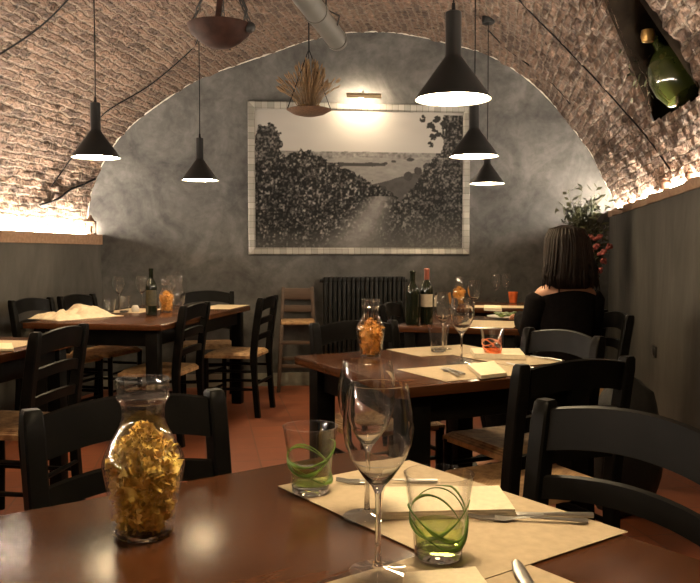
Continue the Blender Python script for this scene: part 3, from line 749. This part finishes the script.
# the vineyard photograph: a flat print, its greys computed point by point
NX, NY = 460, 300; iw, ih = PW-2*fw+.004, PH-2*fw+.004
me = bpy.data.meshes.new('photo_print')
xs = np.linspace(-iw/2, iw/2, NX); ys = np.linspace(ih/2, -ih/2, NY)
X, Y = np.meshgrid(xs, ys); co = np.stack([X, Y, np.full_like(X, .012)], -1).reshape(-1, 3)
me.vertices.add(NX*NY); me.vertices.foreach_set('co', co.ravel())
ii = np.arange(NX*NY).reshape(NY, NX); q = np.stack([ii[1:, :-1], ii[1:, 1:], ii[:-1, 1:], ii[:-1, :-1]], -1).reshape(-1, 4)
me.loops.add(q.size); me.loops.foreach_set('vertex_index', q.ravel()); me.polygons.add(len(q)); me.polygons.foreach_set('loop_start', np.arange(len(q))*4); me.update(); me.validate()
rng = np.random.default_rng(3)
def vnoise(u, v, fx, fy, seed):
    r = np.random.default_rng(seed); G = r.random((int(fy)+3, int(fx)+3)); x = u*fx; y = v*fy
    x0 = np.floor(x).astype(int).clip(0, int(fx)+1); y0 = np.floor(y).astype(int).clip(0, int(fy)+1); a = x-x0; b = y-y0; a = a*a*(3-2*a); b = b*b*(3-2*b)
    return (G[y0, x0]*(1-a)+G[y0, x0+1]*a)*(1-b)+(G[y0+1, x0]*(1-a)+G[y0+1, x0+1]*a)*b
u, v = np.meshgrid(np.linspace(0, 1, NX), np.linspace(0, 1, NY))
def fb(fx, fy, s): return (vnoise(u, v, fx, fy, s)*.5+vnoise(u, v, fx*2.1, fy*2.1, s+1)*.3+vnoise(u, v, fx*4.3, fy*4.3, s+2)*.2)
img = .21+.10*v+.06*fb(3, 5, 1)                                          # sky

hz = .300+.012*(fb(8, 1, 5)-.5)
far = .03+.20*fb(70, 50, 9); img = np.where(v > hz, far, img)                # far wooded ridge
field = .10+.07*fb(12, 30, 12)+.05*fb(60, 80, 13); img = np.where(v > .365+.03*np.sin(u*7+1)-.05*(u > .6)*(u-.6), field, img)
band = (np.abs(v-(.40-.02*u)) < .018*fb(20, 4, 15)+.004) & (u > .3) & (u < .62); img = np.where(band, .035, img)
dark = (v > .56-.42*(u-.5)+.03*(fb(12, 3, 20)-.5)) & (v < .66) & (u > .50) & (u < .8); img = np.where(dark, .035+.03*fb(40, 30, 22), img)  # shaded slope
for (cx, cy, rx, ry) in ((.56, .57, .03, .035), (.595, .575, .03, .035), (.73, .47, .022, .035), (.78, .43, .02, .03), (.74, .35, .02, .014), (.66, .365, .012, .01), (.83, .40, .03, .03), (.62, .38, .01, .01)):
    r_ = ((u-cx)/rx)**2+((v-cy)/ry)**2+.9*(fb(50, 35, 30)-.5); img = np.where(r_ < 1, .02+.03*fb(90, 60, 31), img)
# foreground vines on the left, falling to the path
leaf = np.clip((fb(120, 74, 40)-.44)*3.4, 0, 1)**1.5; streak = np.clip((vnoise(u+.1*v, v, 150, 30, 44)-.45)*3, 0, 1)
top = .335+.02*fb(30, 1, 50)-.05*np.exp(-((u-.23)/.06)**2)+np.where(u > .28, .24*(np.clip(u-.28, 0, .36)/.35)**1.35, 0)+np.clip(u-.64, 0, 1)*1.1+.07*(fb(46, 34, 52)-.5)
vine = (v > top) & (u < .80)
img = np.where(vine, (.010+.20*leaf*streak+.06*leaf)*(.25+1.3*np.clip(fb(9, 6, 47)-.15, 0, 1)), img)
stemc = (((u-.06)/.065)**2+((v-.25)/.15)**2+1.3*(fb(40, 28, 60)-.5) < 1); img = np.where(stemc, .012+.10*leaf, img)
# right-hand vines and overhanging leaves
rt = .87-.03*fb(1, 14, 70)-.50*np.clip((v-.34), 0, .34)+.12*np.clip(v-.68, 0, 1)
rightm = (u > rt+.05*(fb(36, 26, 72)-.5)) & (v > .02); img = np.where(rightm & ((v > .3) | (u > .90+.05*(fb(24, 18, 75)-.5))), (.012+.11*leaf)*(.3+1.2*fb(7, 6, 48)), img)
for (cx, cy) in ((.80, .05), (.835, .10), (.87, .05), (.85, .18), (.84, .24), (.88, .16), (.90, .08), (.86, .13)):
    r_ = ((u-cx)/.018)**2+((v-cy)/.024)**2+3.2*(fb(60, 42, 77)-.5); img = np.where(r_ < .9, .02, img)
# pale grass path between the rows, misted foot of the picture
path = np.exp(-((u-(.60-.38*(v-.62)))/(.04+.22*np.clip(v-.62, 0, 1)))**2)*(v > .62); img = img*(1-.8*path)+(.11+.12*fb(40, 50, 80))*.8*path
mist = np.clip((v-.72)/.28, 0, 1)*.35*(u > .55); img = img*(1-mist)+.10*mist
low = np.clip((v-.85)/.15, 0, 1)*.5; img = img*(1-low)+(.04+.06*fb(30, 40, 85))*low
img = (img*2+np.roll(img, 1, 0)+np.roll(img, -1, 0)+np.roll(img, 1, 1)+np.roll(img, -1, 1))/6
ca = me.color_attributes.new('Col', 'FLOAT_COLOR', 'POINT')
g4 = np.stack([img*1.0, img*.93, img*.84, np.ones_like(img)], -1).astype(np.float32); ca.data.foreach_set('color', g4.ravel())
po = bpy.data.objects.new('photo_print', me); C.objects.link(po); po.parent = fr; me.materials.append(M['photo'])
bm = bm_(); box(bm, (0, 0, .005), (PW-.02, PH-.02, .009)); obj('backing_board', bm, 'dark', fr, smooth=False)
um, zm = uw(361, 98)
pl_ = thing('picture_lamp', 'brass picture lamp glaring above the vineyard photograph', 'lamp'); pl_.matrix_world = wallmat(um, zt+.03, 0)
bm = bm_(); tube(bm, [(0, .03, 0), (0, .06, .03), (0, .06, .14), (0, .03, .16)], .006, 8); box(bm, (0, .03, .006), (.05, .06, .012), bev=.003); obj('lamp_arm', bm, 'steel', pl_)
bm = bm_(); n = 12; A_ = []; B_ = []
for i in range(n+1):
    a = -PI*.33+PI*1.15*i/n; y, z = .022*math.sin(a), .022*math.cos(a)
    A_.append(bm.verts.new((-.15, y+.01, z+.17))); B_.append(bm.verts.new((.15, y+.01, z+.17)))
for i in range(n): bm.faces.new((A_[i], A_[i+1], B_[i+1], B_[i]))
bm.faces.new(A_); bm.faces.new(B_); obj('lamp_hood', bm, simple('aged_brass', (.30, .22, .12), .35, .8, 20, .1, 0), pl_)
bm = bm_(); tube(bm, [(-.14, .004, .168), (.14, .004, .168)], .009, 10); obj('lamp_tube', bm, 'picglow', pl_)
# ------------------------------------------------------------------ radiator
u0, zr = uw(322, 276); u1, _ = uw(403, 276); rw = u1-u0
rd = thing('radiator', 'tall black column radiator under the framed photograph', 'radiator'); rd.matrix_world = wallmat((u0+u1)/2, 0, .09)
ns = 18
for k in range(ns):
    x = -rw/2+rw*(k+.5)/ns; bm = bm_()
    box(bm, (x, (zr+.14)/2, 0), (rw/ns*.78, zr-.2, .09), bev=.010)
    box(bm, (x, zr-.03, 0), (rw/ns*.92, .05, .10), bev=.012); box(bm, (x, .17, 0), (rw/ns*.92, .05, .10), bev=.012)
    obj('column', bm, 'radiator', rd)
for s in (-1, 1):
    bm = bm_(); box(bm, (s*rw*.4, .085, 0), (.03, .17, .06), bev=.003); obj('foot', bm, 'radiator', rd)
bm = bm_(); tube(bm, [(-rw/2-.03, zr-.04, 0), (rw/2+.02, zr-.04, 0)], .014, 8); obj('valve', bm, 'radiator', rd)
# ------------------------------------------------------------------ child's high chair
hp = onz(298, 389, 0); hc = thing('high_chair', 'brown wooden high chair with pale seat against the back wall', 'chair', (hp.x, hp.y+.0, 0), math.radians(180+4))
for s in (-1, 1):
    bm = bm_(); beam(bm, (s*.17, -.12, 0), (s*.125, -.15, .88), .03, .028); obj('back_post', bm, 'brownwood', hc)
    bm = bm_(); beam(bm, (s*.165, .15, 0), (s*.135, .12, .57), .03, .028); obj('front_leg', bm, 'brownwood', hc)
    bm = bm_(); beam(bm, (s*.155, -.13, .30), (s*.155, .14, .30), .02, .02); obj('stretcher', bm, 'brownwood', hc)
for z0, z1 in ((.77, .87), (.66, .72)):
    bm = bm_(); box(bm, (0, -.147, (z0+z1)/2), (.25, .018, z1-z0), bev=.006); obj('back_slat', bm, 'brownwood', hc)
bm = bm_(); box(bm, (0, -.01, .585), (.29, .29, .035), bev=.012); obj('rush_seat', bm, 'rush', hc)
for z in (.22, .42):
    bm = bm_(); box(bm, (0, .14, z), (.29, .02, .03), bev=.004); obj('stretcher', bm, 'brownwood', hc)
bm = bm_(); box(bm, (0, -.13, .25), (.29, .02, .03), bev=.004); obj('stretcher', bm, 'brownwood', hc)
# ------------------------------------------------------------------ things hanging from the vault
def chain(bm, a, b, r=.004, link=.03):
    a = Vector(a); b = Vector(b); n = max(2, int((b-a).length/link)); d = (b-a)/n; z = d.normalized(); x = z.orthogonal().normalized(); y = z.cross(x)
    for i in range(n):
        c = a+d*(i+.5); s = x if i % 2 else y; pts = [c+z*(math.cos(t)*link*.62)+s*(math.sin(t)*link*.3) for t in [2*PI*k/8 for k in range(9)]]
        tube(bm, pts, r, 5, cap=False)
pc = atY(220, 30, 4.3); t = thing('scale_pan', 'dark copper pan of an old balance scale hanging from the vault by chains', 'pan', pc)
bm = bm_(); lathe(bm, [(0, -.095), (.06, -.088), (.11, -.06), (.15, -.02), (.168, .02), (.172, .022), (.154, -.02), (.11, -.055), (.06, -.082), (0, -.089)], 40); obj('copper_bowl', bm, 'copper', t)
vz = vaultz(pc.x, pc.y)-pc.z
for k, a in enumerate((2.9, .2, 1.6)):
    bm = bm_(); chain(bm, (.168*math.cos(a), .168*math.sin(a), .02), (0, 0, .42)); obj('chain', bm, 'iron', t)
bm = bm_(); tube(bm, [(0, 0, .4), (0, 0, vz)], .007, 8); obj('hook_rod', bm, 'iron', t)
bm = bm_(); tube(bm, [(.13, -.05, .015), (.15, -.06, .09), (.12, -.05, .16), (.155, -.05, .2), (.13, -.05, .26)], .007, 6); ball(bm, (.165, -.05, .0), .03, (1, .6, 1)); obj('counterweight', bm, 'iron', t)
bm = bm_(); box(bm, (0, 0, .15), (.03, .02, .3), Matrix.Rotation(.12, 3, 'Y'), .004); obj('beam_arm', bm, 'copper', t)
# wicker dish with dry wheat
wc = atY(309, 112, 6.0); t = thing('hanging_basket', 'shallow wicker basket hung by cords in front of the photograph', 'basket', wc)
bm = bm_(); lathe(bm, [(0, -.03), (.06, -.028), (.12, -.012), (.16, .012), (.167, .016), (.158, .02), (.118, -.002), (0, -.02)], 30); obj('basket_dish', bm, 'wicker', t)
vz = vaultz(wc.x, wc.y)-wc.z
for k, a in enumerate((3.3, 0, 1.7)):
    bm = bm_(); tube(bm, [(.16*math.cos(a), .16*math.sin(a), .02), (0, 0, .46)], .004, 6); obj('basket_cord', bm, 'cord', t)
bm = bm_(); tube(bm, [(0, 0, .45), (0, 0, vz)], .006, 6); obj('basket_cord', bm, 'cord', t)
bm = bm_()
for k in range(230):
    a = random.uniform(0, 2*PI); r = random.uniform(0, .05); sp = random.uniform(.02, .21); h = random.uniform(.2, .38)*(1-.4*sp/.21)
    b0 = Vector((r*math.cos(a), r*math.sin(a), -.02)); b1 = Vector((sp*math.cos(a), sp*math.sin(a)*.6, h)); m_ = b0.lerp(b1, .55)+Vector((0, 0, .03))
    tube(bm, [b0, m_, b1], .0015, 4); d = (b1-m_).normalized()
    tube(bm, [b1, b1+d*.025, b1+d*.05], [.003, .007, .001], 5)
o = obj('wheat_sheaf', bm, 'wheat', loc=wc); tag(o, 'spray of dry wheat ears standing in the hanging basket', 'dried plant', kind='stuff')
bm = bm_()
for k in range(40):
    a = random.uniform(0, 2*PI); r = random.uniform(.0, .115); ball(bm, (r*math.cos(a), r*math.sin(a), .012+.02*random.random()), .02, (1, 1, .8), 6)
o = obj('dry_flowers', bm, simple('ochre_husks', (.22, .12, .03), .8, 0, 30, .4, .1), loc=wc); tag(o, 'ochre husks filling the hanging wicker basket', 'dried plant', kind='stuff')
# grey ventilation pipe along the vault
pe = atY(337, 40, 5.5); t = thing('ceiling_pipe', 'grey metal pipe running under the vault crown at top centre', 'pipe', pe)
bm = bm_(); ln = 5.2
lathe_pts = [Vector((0, 0, 0)), -AX*ln]
tube(bm, lathe_pts, .068, 24); obj('pipe_tube', bm, 'pipe', t)
for s in (.0, .62, 1.9, 3.2):
    bm = bm_(); tube(bm, [-AX*(s+.0)+AX*.012, -AX*(s+.035)], .073, 24); obj('pipe_collar', bm, 'pipe', t)
for s in (.35, 1.7, 3.1):
    q = pe-AX*s; zz = vaultz(q.x, q.y)-pe.z; bm = bm_()
    tube(bm, [-AX*s+Vector((.07, 0, .0)), -AX*s+Vector((.085, 0, .06)), -AX*s+Vector((.0, 0, .1)), -AX*s+Vector((0, 0, zz))], .007, 6); obj('pipe_bracket', bm, 'iron', t)
# black cables lying along the vault
def cable(px, label, off=.035, r=.0055):
    pts = [onvault(a, b, off) for a, b in px]; pts = [p for p in pts if p]
    out = [q for q, s in resample(pts, len(pts)*8)]; bm = bm_(); tube(bm, out, r, 6); tag(obj('cable', bm, 'cord'), label, 'cable')
cable([(75, -8), (50, 18), (25, 38), (-8, 59)], 'black cable crossing the brick vault in the top left corner')
cable([(198, 38), (190, 51), (150, 85), (106, 112), (88, 135), (70, 160), (51, 187)], 'thin black cable from the left pendant cord down the brick vault')
cable([(95, 179), (82, 185), (70, 190), (58, 199), (40, 205)], 'short dark cable above the left ledge where vault meets back wall', .03, .009)
cable([(512, -8), (535, 17), (560, 42), (600, 84), (625, 112), (645, 135), (660, 155), (673, 174)], 'long black cable down the right flank of the brick vault, ending at bright ledge')
cable([(488, 30), (505, 47), (530, 66), (552, 83), (570, 104)], 'short black cable near the vault edge right of the pendant cords')
# ------------------------------------------------------------------ niche: demijohn, small cup, sprig
sill_a = op[1].lerp(op[2], .5)
def innp(px, py, depth):
    r = ray(px, py).normalized(); h = VT.ray_cast(CAM, r); return h[0]+r*depth
dj = innp(677, 75, .34)
t = thing('demijohn', 'round green glass demijohn lying in the dark niche at top right', 'demijohn', dj); t.rotation_euler = (math.radians(-18), math.radians(-24), 0)
R = (dj-CAM).length*.030
t.scale = (R/.17,)*3
bm = bm_(); lathe(bm, [(0, -.2), (.08, -.195), (.14, -.15), (.17, -.06), (.17, .03), (.14, .12), (.08, .18), (.035, .205), (.028, .27), (.036, .275), (.036, .29), (0, .29)], 36); obj('demijohn_body', bm, 'demijohn', t)
bm = bm_(); lathe(bm, [(0, .29), (.022, .29), (.024, .31), (0, .315)], 16); obj('cork', bm, 'wicker', t)
q = innp(648, 36, .25); bm = bm_(); lathe(bm, [(0, -.03), (.03, -.03), (.038, 0), (.034, .03), (.03, .03), (.03, -.01), (0, -.02)], 16)
o = obj('brass_cup', bm, simple('dull_brass', (.35, .2, .06), .35, .6, 20, .2, 0), loc=q); tag(o, 'small brass cup at the back of the dark niche', 'cup')
q = innp(642, 66, .12); bm = bm_()
def leafs(bm, c, n, rad, ls, up=0.0):
    for k in range(n):
        d = Vector((random.gauss(0, 1), random.gauss(0, 1), random.gauss(0, 1)+up)).normalized(); p = Vector(c)+Vector((random.gauss(0, rad[0]), random.gauss(0, rad[1]), random.gauss(0, rad[2])))
        s = d.orthogonal().normalized(); l_ = ls*random.uniform(.6, 1.2); nn = d.cross(s)
        a = bm.verts.new(p); b = bm.verts.new(p+d*l_*.5+s*l_*.2+nn*l_*.04); c_ = bm.verts.new(p+d*l_); e = bm.verts.new(p+d*l_*.5-s*l_*.2+nn*l_*.04)
        bm.faces.new((a, b, c_, e))
leafs(bm, (0, 0, 0), 60, (.05, .05, .08), .05)
tube(bm, [(.05, 0, .2), (.0, 0, 0), (-.03, 0, -.12)], .004, 5)
o = obj('leafy_sprig', bm, 'leaf', loc=q, recalc=False); tag(o, 'small leafy sprig hanging at the left side of the dark niche', 'plant')
# ------------------------------------------------------------------ ledge ornaments
lp = atY(92, 235, 6.72); lp = corL+AR*(-.022)-AX*.14; lt = thing('lantern', 'small brown lantern on the left ledge by the back wall', 'lantern', (lp.x, lp.y, zL))
bm = bm_(); box(bm, (0, 0, .006), (.085, .07, .012), bev=.003); box(bm, (0, 0, .106), (.085, .07, .012), bev=.003)
for sx in (-1, 1):
    for sy in (-1, 1): box(bm, (sx*.036, sy*.028, .056), (.009, .009, .1))
lathe(bm, [(.04, .112), (.018, .14), (.014, .16), (0, .165)], 12); obj('lantern_cage', bm, 'wicker', lt)
bm = bm_(); lathe(bm, [(0, .012), (.018, .012), (.018, .07), (0, .072)], 14); obj('candle', bm, 'clay', lt)
for px, r, lab in ((665, .036, 'larger round clay jar on the wavy right ledge'), (690, .027, 'small clay jar on right ledge nearest the right photo edge'), (630, .022, 'tiny clay pot on the right ledge nearest the back wall')):
    # point of the ledge under that pixel column
    rr = ray(px, 180); n2 = AR; tpar = ((corR+AR*.012)-CAM).dot(n2)/rr.dot(n2); p = CAM+rr*tpar
    bm = bm_(); lathe(bm, [(0, 0), (r*.6, 0), (r, r*.8), (r*.95, r*1.3), (r*.5, r*1.75), (r*.55, r*2.0), (r*.4, r*2.0), (0, r*1.6)], 20)
    tag(obj('clay_jar', bm, 'clay', loc=(p.x, p.y, zR+.012)), lab, 'jar')
# wall socket on right wall
rr = ray(655.5, 351.5); tpar = (corR-CAM).dot(AR)/rr.dot(AR); p = CAM+rr*tpar
st = thing('wall_socket', 'small dark wall socket on the grey right wall', 'socket', p-AR*.006, math.atan2(AX.y, AX.x))
bm = bm_(); box(bm, (0, 0, 0), (.09, .012, .075), bev=.003); obj('socket_plate', bm, 'plastic', st)
bm = bm_(); box(bm, (0, .008, 0), (.06, .006, .045), bev=.002); obj('socket_insert', bm, 'plastic', st)
# ------------------------------------------------------------------ tall plant in the right back corner
vp = Vector((1.86, 6.35, 0)); t = thing('floor_vase', 'tall dark clay vase in the right back corner behind the woman', 'vase', vp)
bm = bm_(); lathe(bm, [(0, 0), (.11, 0), (.16, .15), (.17, .35), (.12, .55), (.075, .66), (.09, .72), (.082, .72), (.065, .66), (0, .6)], 30); obj('vase_body', bm, 'vase', t)
t = thing('leafy_branches', 'olive green leafy branches rising above the woman in the right corner', 'plant', vp)
bm = bm_(); bl = bm_()
for k in range(44):
    a = random.uniform(0, 2*PI); sp = random.uniform(.02, .19); tp = Vector((sp*math.cos(a), sp*math.sin(a)*.8, random.uniform(1.15, 1.68))); b0 = Vector((0, 0, .6)); m_ = Vector((tp.x*.4, tp.y*.4, 1.1))
    tube(bm, [b0, m_, tp], [.005, .004, .002], 5)
    for f in range(46):
        q = m_.lerp(tp, random.uniform(-.15, 1.03)); leafs(bl, q, 1, (.025, .025, .025), .07, .4)
obj('stems', bm, 'leaf', t); obj('leaves', bl, 'leaf', t, recalc=False)
fl = None
for k in range(12):
    x, z = random.uniform(-.05, .13), random.uniform(1.0, 1.3); y = random.uniform(-.26, -.14)
    bm = bm_()
    if fl is None:
        for q in range(12):
            a = q*2.4; rr = .012+.018*(q/12); ball(bm, (rr*math.cos(a), rr*math.sin(a)*.6, rr*.6*math.sin(a*1.7)), .016, (1, .6, .8), 6)
        fl = obj('red_flower', bm, 'flower', loc=vp+Vector((x, y, z))); tag(fl, 'dusky red flower in the corner bouquet behind the woman', 'flower', 'red flowers of the corner bouquet'); f0 = fl
    else:
        bm.free(); c = f0.copy(); C.objects.link(c); c.location = vp+Vector((x, y, z)); c.rotation_euler = (random.uniform(-.4, .4), 0, random.uniform(0, 6))
# ------------------------------------------------------------------ slumped bag beside the chair
bp = onz(640, 470, 0); bp = Vector((1.235, 3.55, 0))
t = thing('shoulder_bag', 'slumped black bag against the right wall behind the large chairs', 'bag', bp, .3)
bm = bm_(); bmesh.ops.create_uvsphere(bm, u_segments=24, v_segments=16, radius=1)
for v_ in bm.verts:
    x, y, z = v_.co; k = 1+.10*noise.noise(v_.co*2.2); sgn = lambda a, e: math.copysign(abs(a)**e, a)
    v_.co = Vector((sgn(x, .7)*.17*k*(1-.15*z), sgn(y, .8)*.10*k, max(.003, .31+sgn(z, .8)*.31*k)))
obj('bag_body', bm, 'bag', t)
bm = bm_(); tube(bm, [(-.12, 0, .5), (-.12, -.09, .5), (0, -.13, .42), (.1, -.12, .4), (.13, -.04, .46)], .009, 8); obj('bag_strap', bm, 'bag', t)
# ------------------------------------------------------------------ seated woman
PX, PY = 1.165, 4.32
person = None
def skinned(name, J, E, mat, parent, sub=2, root=0):
    me = bpy.data.meshes.new(name); me.from_pydata([j[0] for j in J], E, []); o = bpy.data.objects.new(name, me); C.objects.link(o)
    m1_ = o.modifiers.new('s', 'SKIN'); m1_.use_smooth_shade = True
    for i, j in enumerate(J):
        r = j[1]; me.skin_vertices[0].data[i].radius = (r, r) if not isinstance(r, tuple) else r
        me.skin_vertices[0].data[i].use_root = (i == root)
    m2_ = o.modifiers.new('u', 'SUBSURF'); m2_.levels = sub; m2_.render_levels = sub
    dg = bpy.context.evaluated_depsgraph_get(); dg.update(); ev = o.evaluated_get(dg); me2 = bpy.data.meshes.new_from_object(ev)
    o.modifiers.clear(); o.data = me2; me2.materials.clear(); me2.materials.append(M[mat]); smooth_me(me2, 3)
    if parent: o.parent = parent
    return o
# local frame: she faces +Y; origin on the floor under the pelvis
face = 104
wt = thing('person', 'woman with long dark hair in a black top, seated with her back to the camera', 'person', (PX, PY, 0), math.radians(face-90))
hipz = .53; r3 = math.radians
legdir = r3(180-face)     # legs turned further to her left than the torso
def rot2(x, y): c_, s_ = math.cos(legdir), math.sin(legdir); return (x*c_-y*s_, x*s_+y*c_)
J = []; E = []
def jv(p, r, par=None):
    J.append((p, r)); i = len(J)-1
    if par is not None: E.append((par, i))
    return i
pel = jv((0, 0, hipz), (.13, .10)); wst = jv((0, -.01, .68), (.112, .082), pel); chs = jv((0, 0, .85), (.135, .092), wst); up = jv((0, 0, .96), (.115, .07), chs)
nk = jv((0, .005, 1.035), .05, up); hd0 = jv((0, .02, 1.10), .05, nk); hd1 = jv((0, .03, 1.17), (.074, .088), hd0); hd2 = jv((0, .02, 1.24), (.068, .08), hd1); jv((0, .015, 1.285), (.035, .045), hd2)
for s in (-1, 1):
    sh = jv((s*.145, 0, .96), .05, up); el = jv((s*.19, .05, .73), .038, sh); wr = jv((s*.13, .27, .815), .027, el); hn = jv((s*.11, .335, .815), (.034, .018), wr)
    hx, hy = rot2(s*.09, .02); kx, ky = rot2(s*.10, .42); ax_, ay_ = rot2(s*.10, .36); tx, ty = rot2(s*.10, .50)
    h_ = jv((hx, hy, hipz-.01), .082, pel); k_ = jv((kx, ky, .50), .06, h_); cf = jv(((kx+ax_)/2, (ky+ay_)/2, .30), .052, k_); a_ = jv((ax_, ay_, .09), .036, cf); f_ = jv((tx, ty, .035), (.034, .026), a_)
body = skinned('body', J, E, 'skin', wt)
# fingers
for s in (-1, 1):
    bm = bm_()
    for k, (dx, ln_) in enumerate(((-.026, .05), (-.009, .058), (.009, .055), (.026, .043))):
        b0 = Vector((s*.11+dx, .345, .815)); tube(bm, [b0, b0+Vector((0, ln_*.5, -.004)), b0+Vector((0, ln_*.85, -.016)), b0+Vector((0, ln_, -.026))], [.0085, .008, .0075, .005], 8)
    b0 = Vector((s*.11-s*.03, .32, .815)); tube(bm, [b0, b0+Vector((-s*.02, .02, -.004)), b0+Vector((-s*.026, .045, -.01))], [.010, .009, .006], 8)
    obj('fingers', bm, 'skin', wt)
# face details
bm = bm_(); tube(bm, [(0, .112, 1.205), (0, .128, 1.18), (0, .122, 1.168)], [.007, .013, .009], 8)
for s in (-1, 1): ball(bm, (s*.077, .02, 1.185), .02, (.4, .8, 1.3), 8)
obj('nose_and_ears', bm, 'skin', wt)
bm = bm_()
for s in (-1, 1): ball(bm, (s*.03, .098, 1.20), .011, (1.2, .6, .8), 8)
obj('eyes', bm, 'eye', wt)
bm = bm_(); tube(bm, [(-.022, .104, 1.14), (0, .112, 1.139), (.022, .104, 1.14)], [.003, .006, .003], 6); obj('mouth', bm, 'flower', wt)
# hair: cap and long fall over the back
bm = bm_(); n = 28; rings = []
for (z, rx, ry, cy) in ((1.325, .001, .001, .01), (1.318, .045, .05, .008), (1.295, .082, .092, .004), (1.25, .104, .108, -.004), (1.19, .112, .108, -.014), (1.12, .124, .10, -.026), (1.08, .134, .088, -.042), (1.04, .14, .072, -.052), (1.005, .125, .052, -.062), (.985, .09, .03, -.068)):
    ring = []
    for k in range(n):
        a = 2*PI*k/n; w_ = 1+.035*math.sin(a*9+z*14)+.02*math.sin(a*17)
        x = rx*math.cos(a)*w_; y = ry*math.sin(a)*w_+cy
        if z < 1.27 and math.sin(a) > .25: y = min(y, cy+ry*.25+.01)   # open over the face
        ring.append(bm.verts.new((x, y, z)))
    rings.append(ring)
for a, b in zip(rings, rings[1:]):
    for k in range(n): bm.faces.new((a[k], a[(k+1) % n], b[(k+1) % n], b[k]))
bm.faces.new(rings[-1])
for k in range(260):
    a = random.uniform(PI*.93, PI*2.07); c0 = Vector((.02*math.cos(a), .02*math.sin(a)+.01, 1.322)); lng = random.uniform(.985, 1.09) if math.sin(a) < -.3 else random.uniform(.97, 1.12)
    j = random.uniform(-.012, .012); rr = random.uniform(.98, 1.10); P_ = [c0]
    for z, rx, ry, cy in ((1.297, .082, .092, .004), (1.25, .106, .110, -.004), (1.19, .114, .110, -.014), (1.12, .124, .10, -.030), (1.06, .136, .088, -.045), (lng, .142, .078, -.058)):
        if z < lng: continue
        P_.append(Vector((rx*rr*math.cos(a)+j*(1.3-z)*6, ry*rr*math.sin(a)+cy, z+random.uniform(-.004, .004))))
    tube(bm, P_, [.004]+[.0075]*(len(P_)-2)+[.002], 5)
obj('long_hair', bm, 'hair', wt, ang=3)
# off-shoulder top with sleeves
bm = bm_(); rings = []
for (z, rx, ry, cy) in ((.468, .205, .165, -.005), (.56, .195, .155, -.005), (.68, .138, .10, -.01), (.80, .155, .11, -.005), (.88, .165, .105, 0), (.925, .178, .1, 0), (.948, .186, .092, 0), (.956, .182, .086, 0)):
    rings.append([bm.verts.new((rx*math.cos(2*PI*k/n)*(1+.015*math.sin(k*2.3+z*20)), ry*math.sin(2*PI*k/n)+cy, z-.02*math.cos(2*PI*k/n*2)*(z > .94))) for k in range(n)])
for a, b in zip(rings, rings[1:]):
    for k in range(n): bm.faces.new((a[k], a[(k+1) % n], b[(k+1) % n], b[k]))
obj('black_top', bm, 'cloth', wt, ang=3)
bm = bm_()
for s in (-1, 1): tube(bm, [(s*.155, -.005, .95), (s*.168, 0, .925), (s*.195, .045, .74), (s*.17, .17, .79), (s*.137, .26, .813)], [.048, .062, .053, .045, .036], 14)
obj('sleeves', bm, 'cloth', wt, ang=3)
bm = bm_(); tube(bm, [(-.085, -.085, .95), (-.075, -.068, 1.0), (-.072, -.03, 1.035), (-.075, .03, 1.03)], .006, 6, flat=.4); obj('strap', bm, 'cloth', wt)
J2 = []; E2 = []; J, E = J2, E2
pel = jv((0, 0, hipz), (.165, .135)); jv((0, -.005, .60), (.145, .115), pel)
for s in (-1, 1):
    hx, hy = rot2(s*.09, .02); kx, ky = rot2(s*.10, .42); ax_, ay_ = rot2(s*.10, .36)
    h_ = jv((hx, hy, hipz-.01), .104, pel); k_ = jv((kx, ky, .50), .069, h_); cf = jv(((kx+ax_)/2, (ky+ay_)/2, .30), .061, k_); a_ = jv((ax_, ay_, .10), .048, cf)
skinned('trousers', J2, E2, 'cloth', wt)
for s in (-1, 1):
    bm = bm_()
    a0 = rot2(s*.10, .30); a1 = rot2(s*.10, .42); a2 = rot2(s*.10, .52)
    tube(bm, [(a0[0], a0[1], .045), (a1[0], a1[1], .045), (a2[0], a2[1], .03)], [.034, .042, .025], 12, flat=.9)
    obj('shoe', bm, 'bag', wt)
# ------------------------------------------------------------------ light
w = bpy.data.worlds.new('world'); bpy.context.scene.world = w; w.use_nodes = True
w.node_tree.nodes['Background'].inputs[0].default_value = (1, .8, .6, 1); w.node_tree.nodes['Background'].inputs[1].default_value = .02
vs = bpy.context.scene.view_settings
vs.view_transform = 'Standard'; vs.look = 'None'; vs.exposure = -.6; vs.gamma = 1; vs.use_curve_mapping = False
cy = bpy.context.scene.cycles
cy.max_bounces = 14; cy.transparent_max_bounces = 24; cy.transmission_bounces = 10; cy.diffuse_bounces = 4; cy.glossy_bounces = 4
cy.sample_clamp_indirect = 6; cy.caustics_refractive = False; cy.caustics_reflective = False
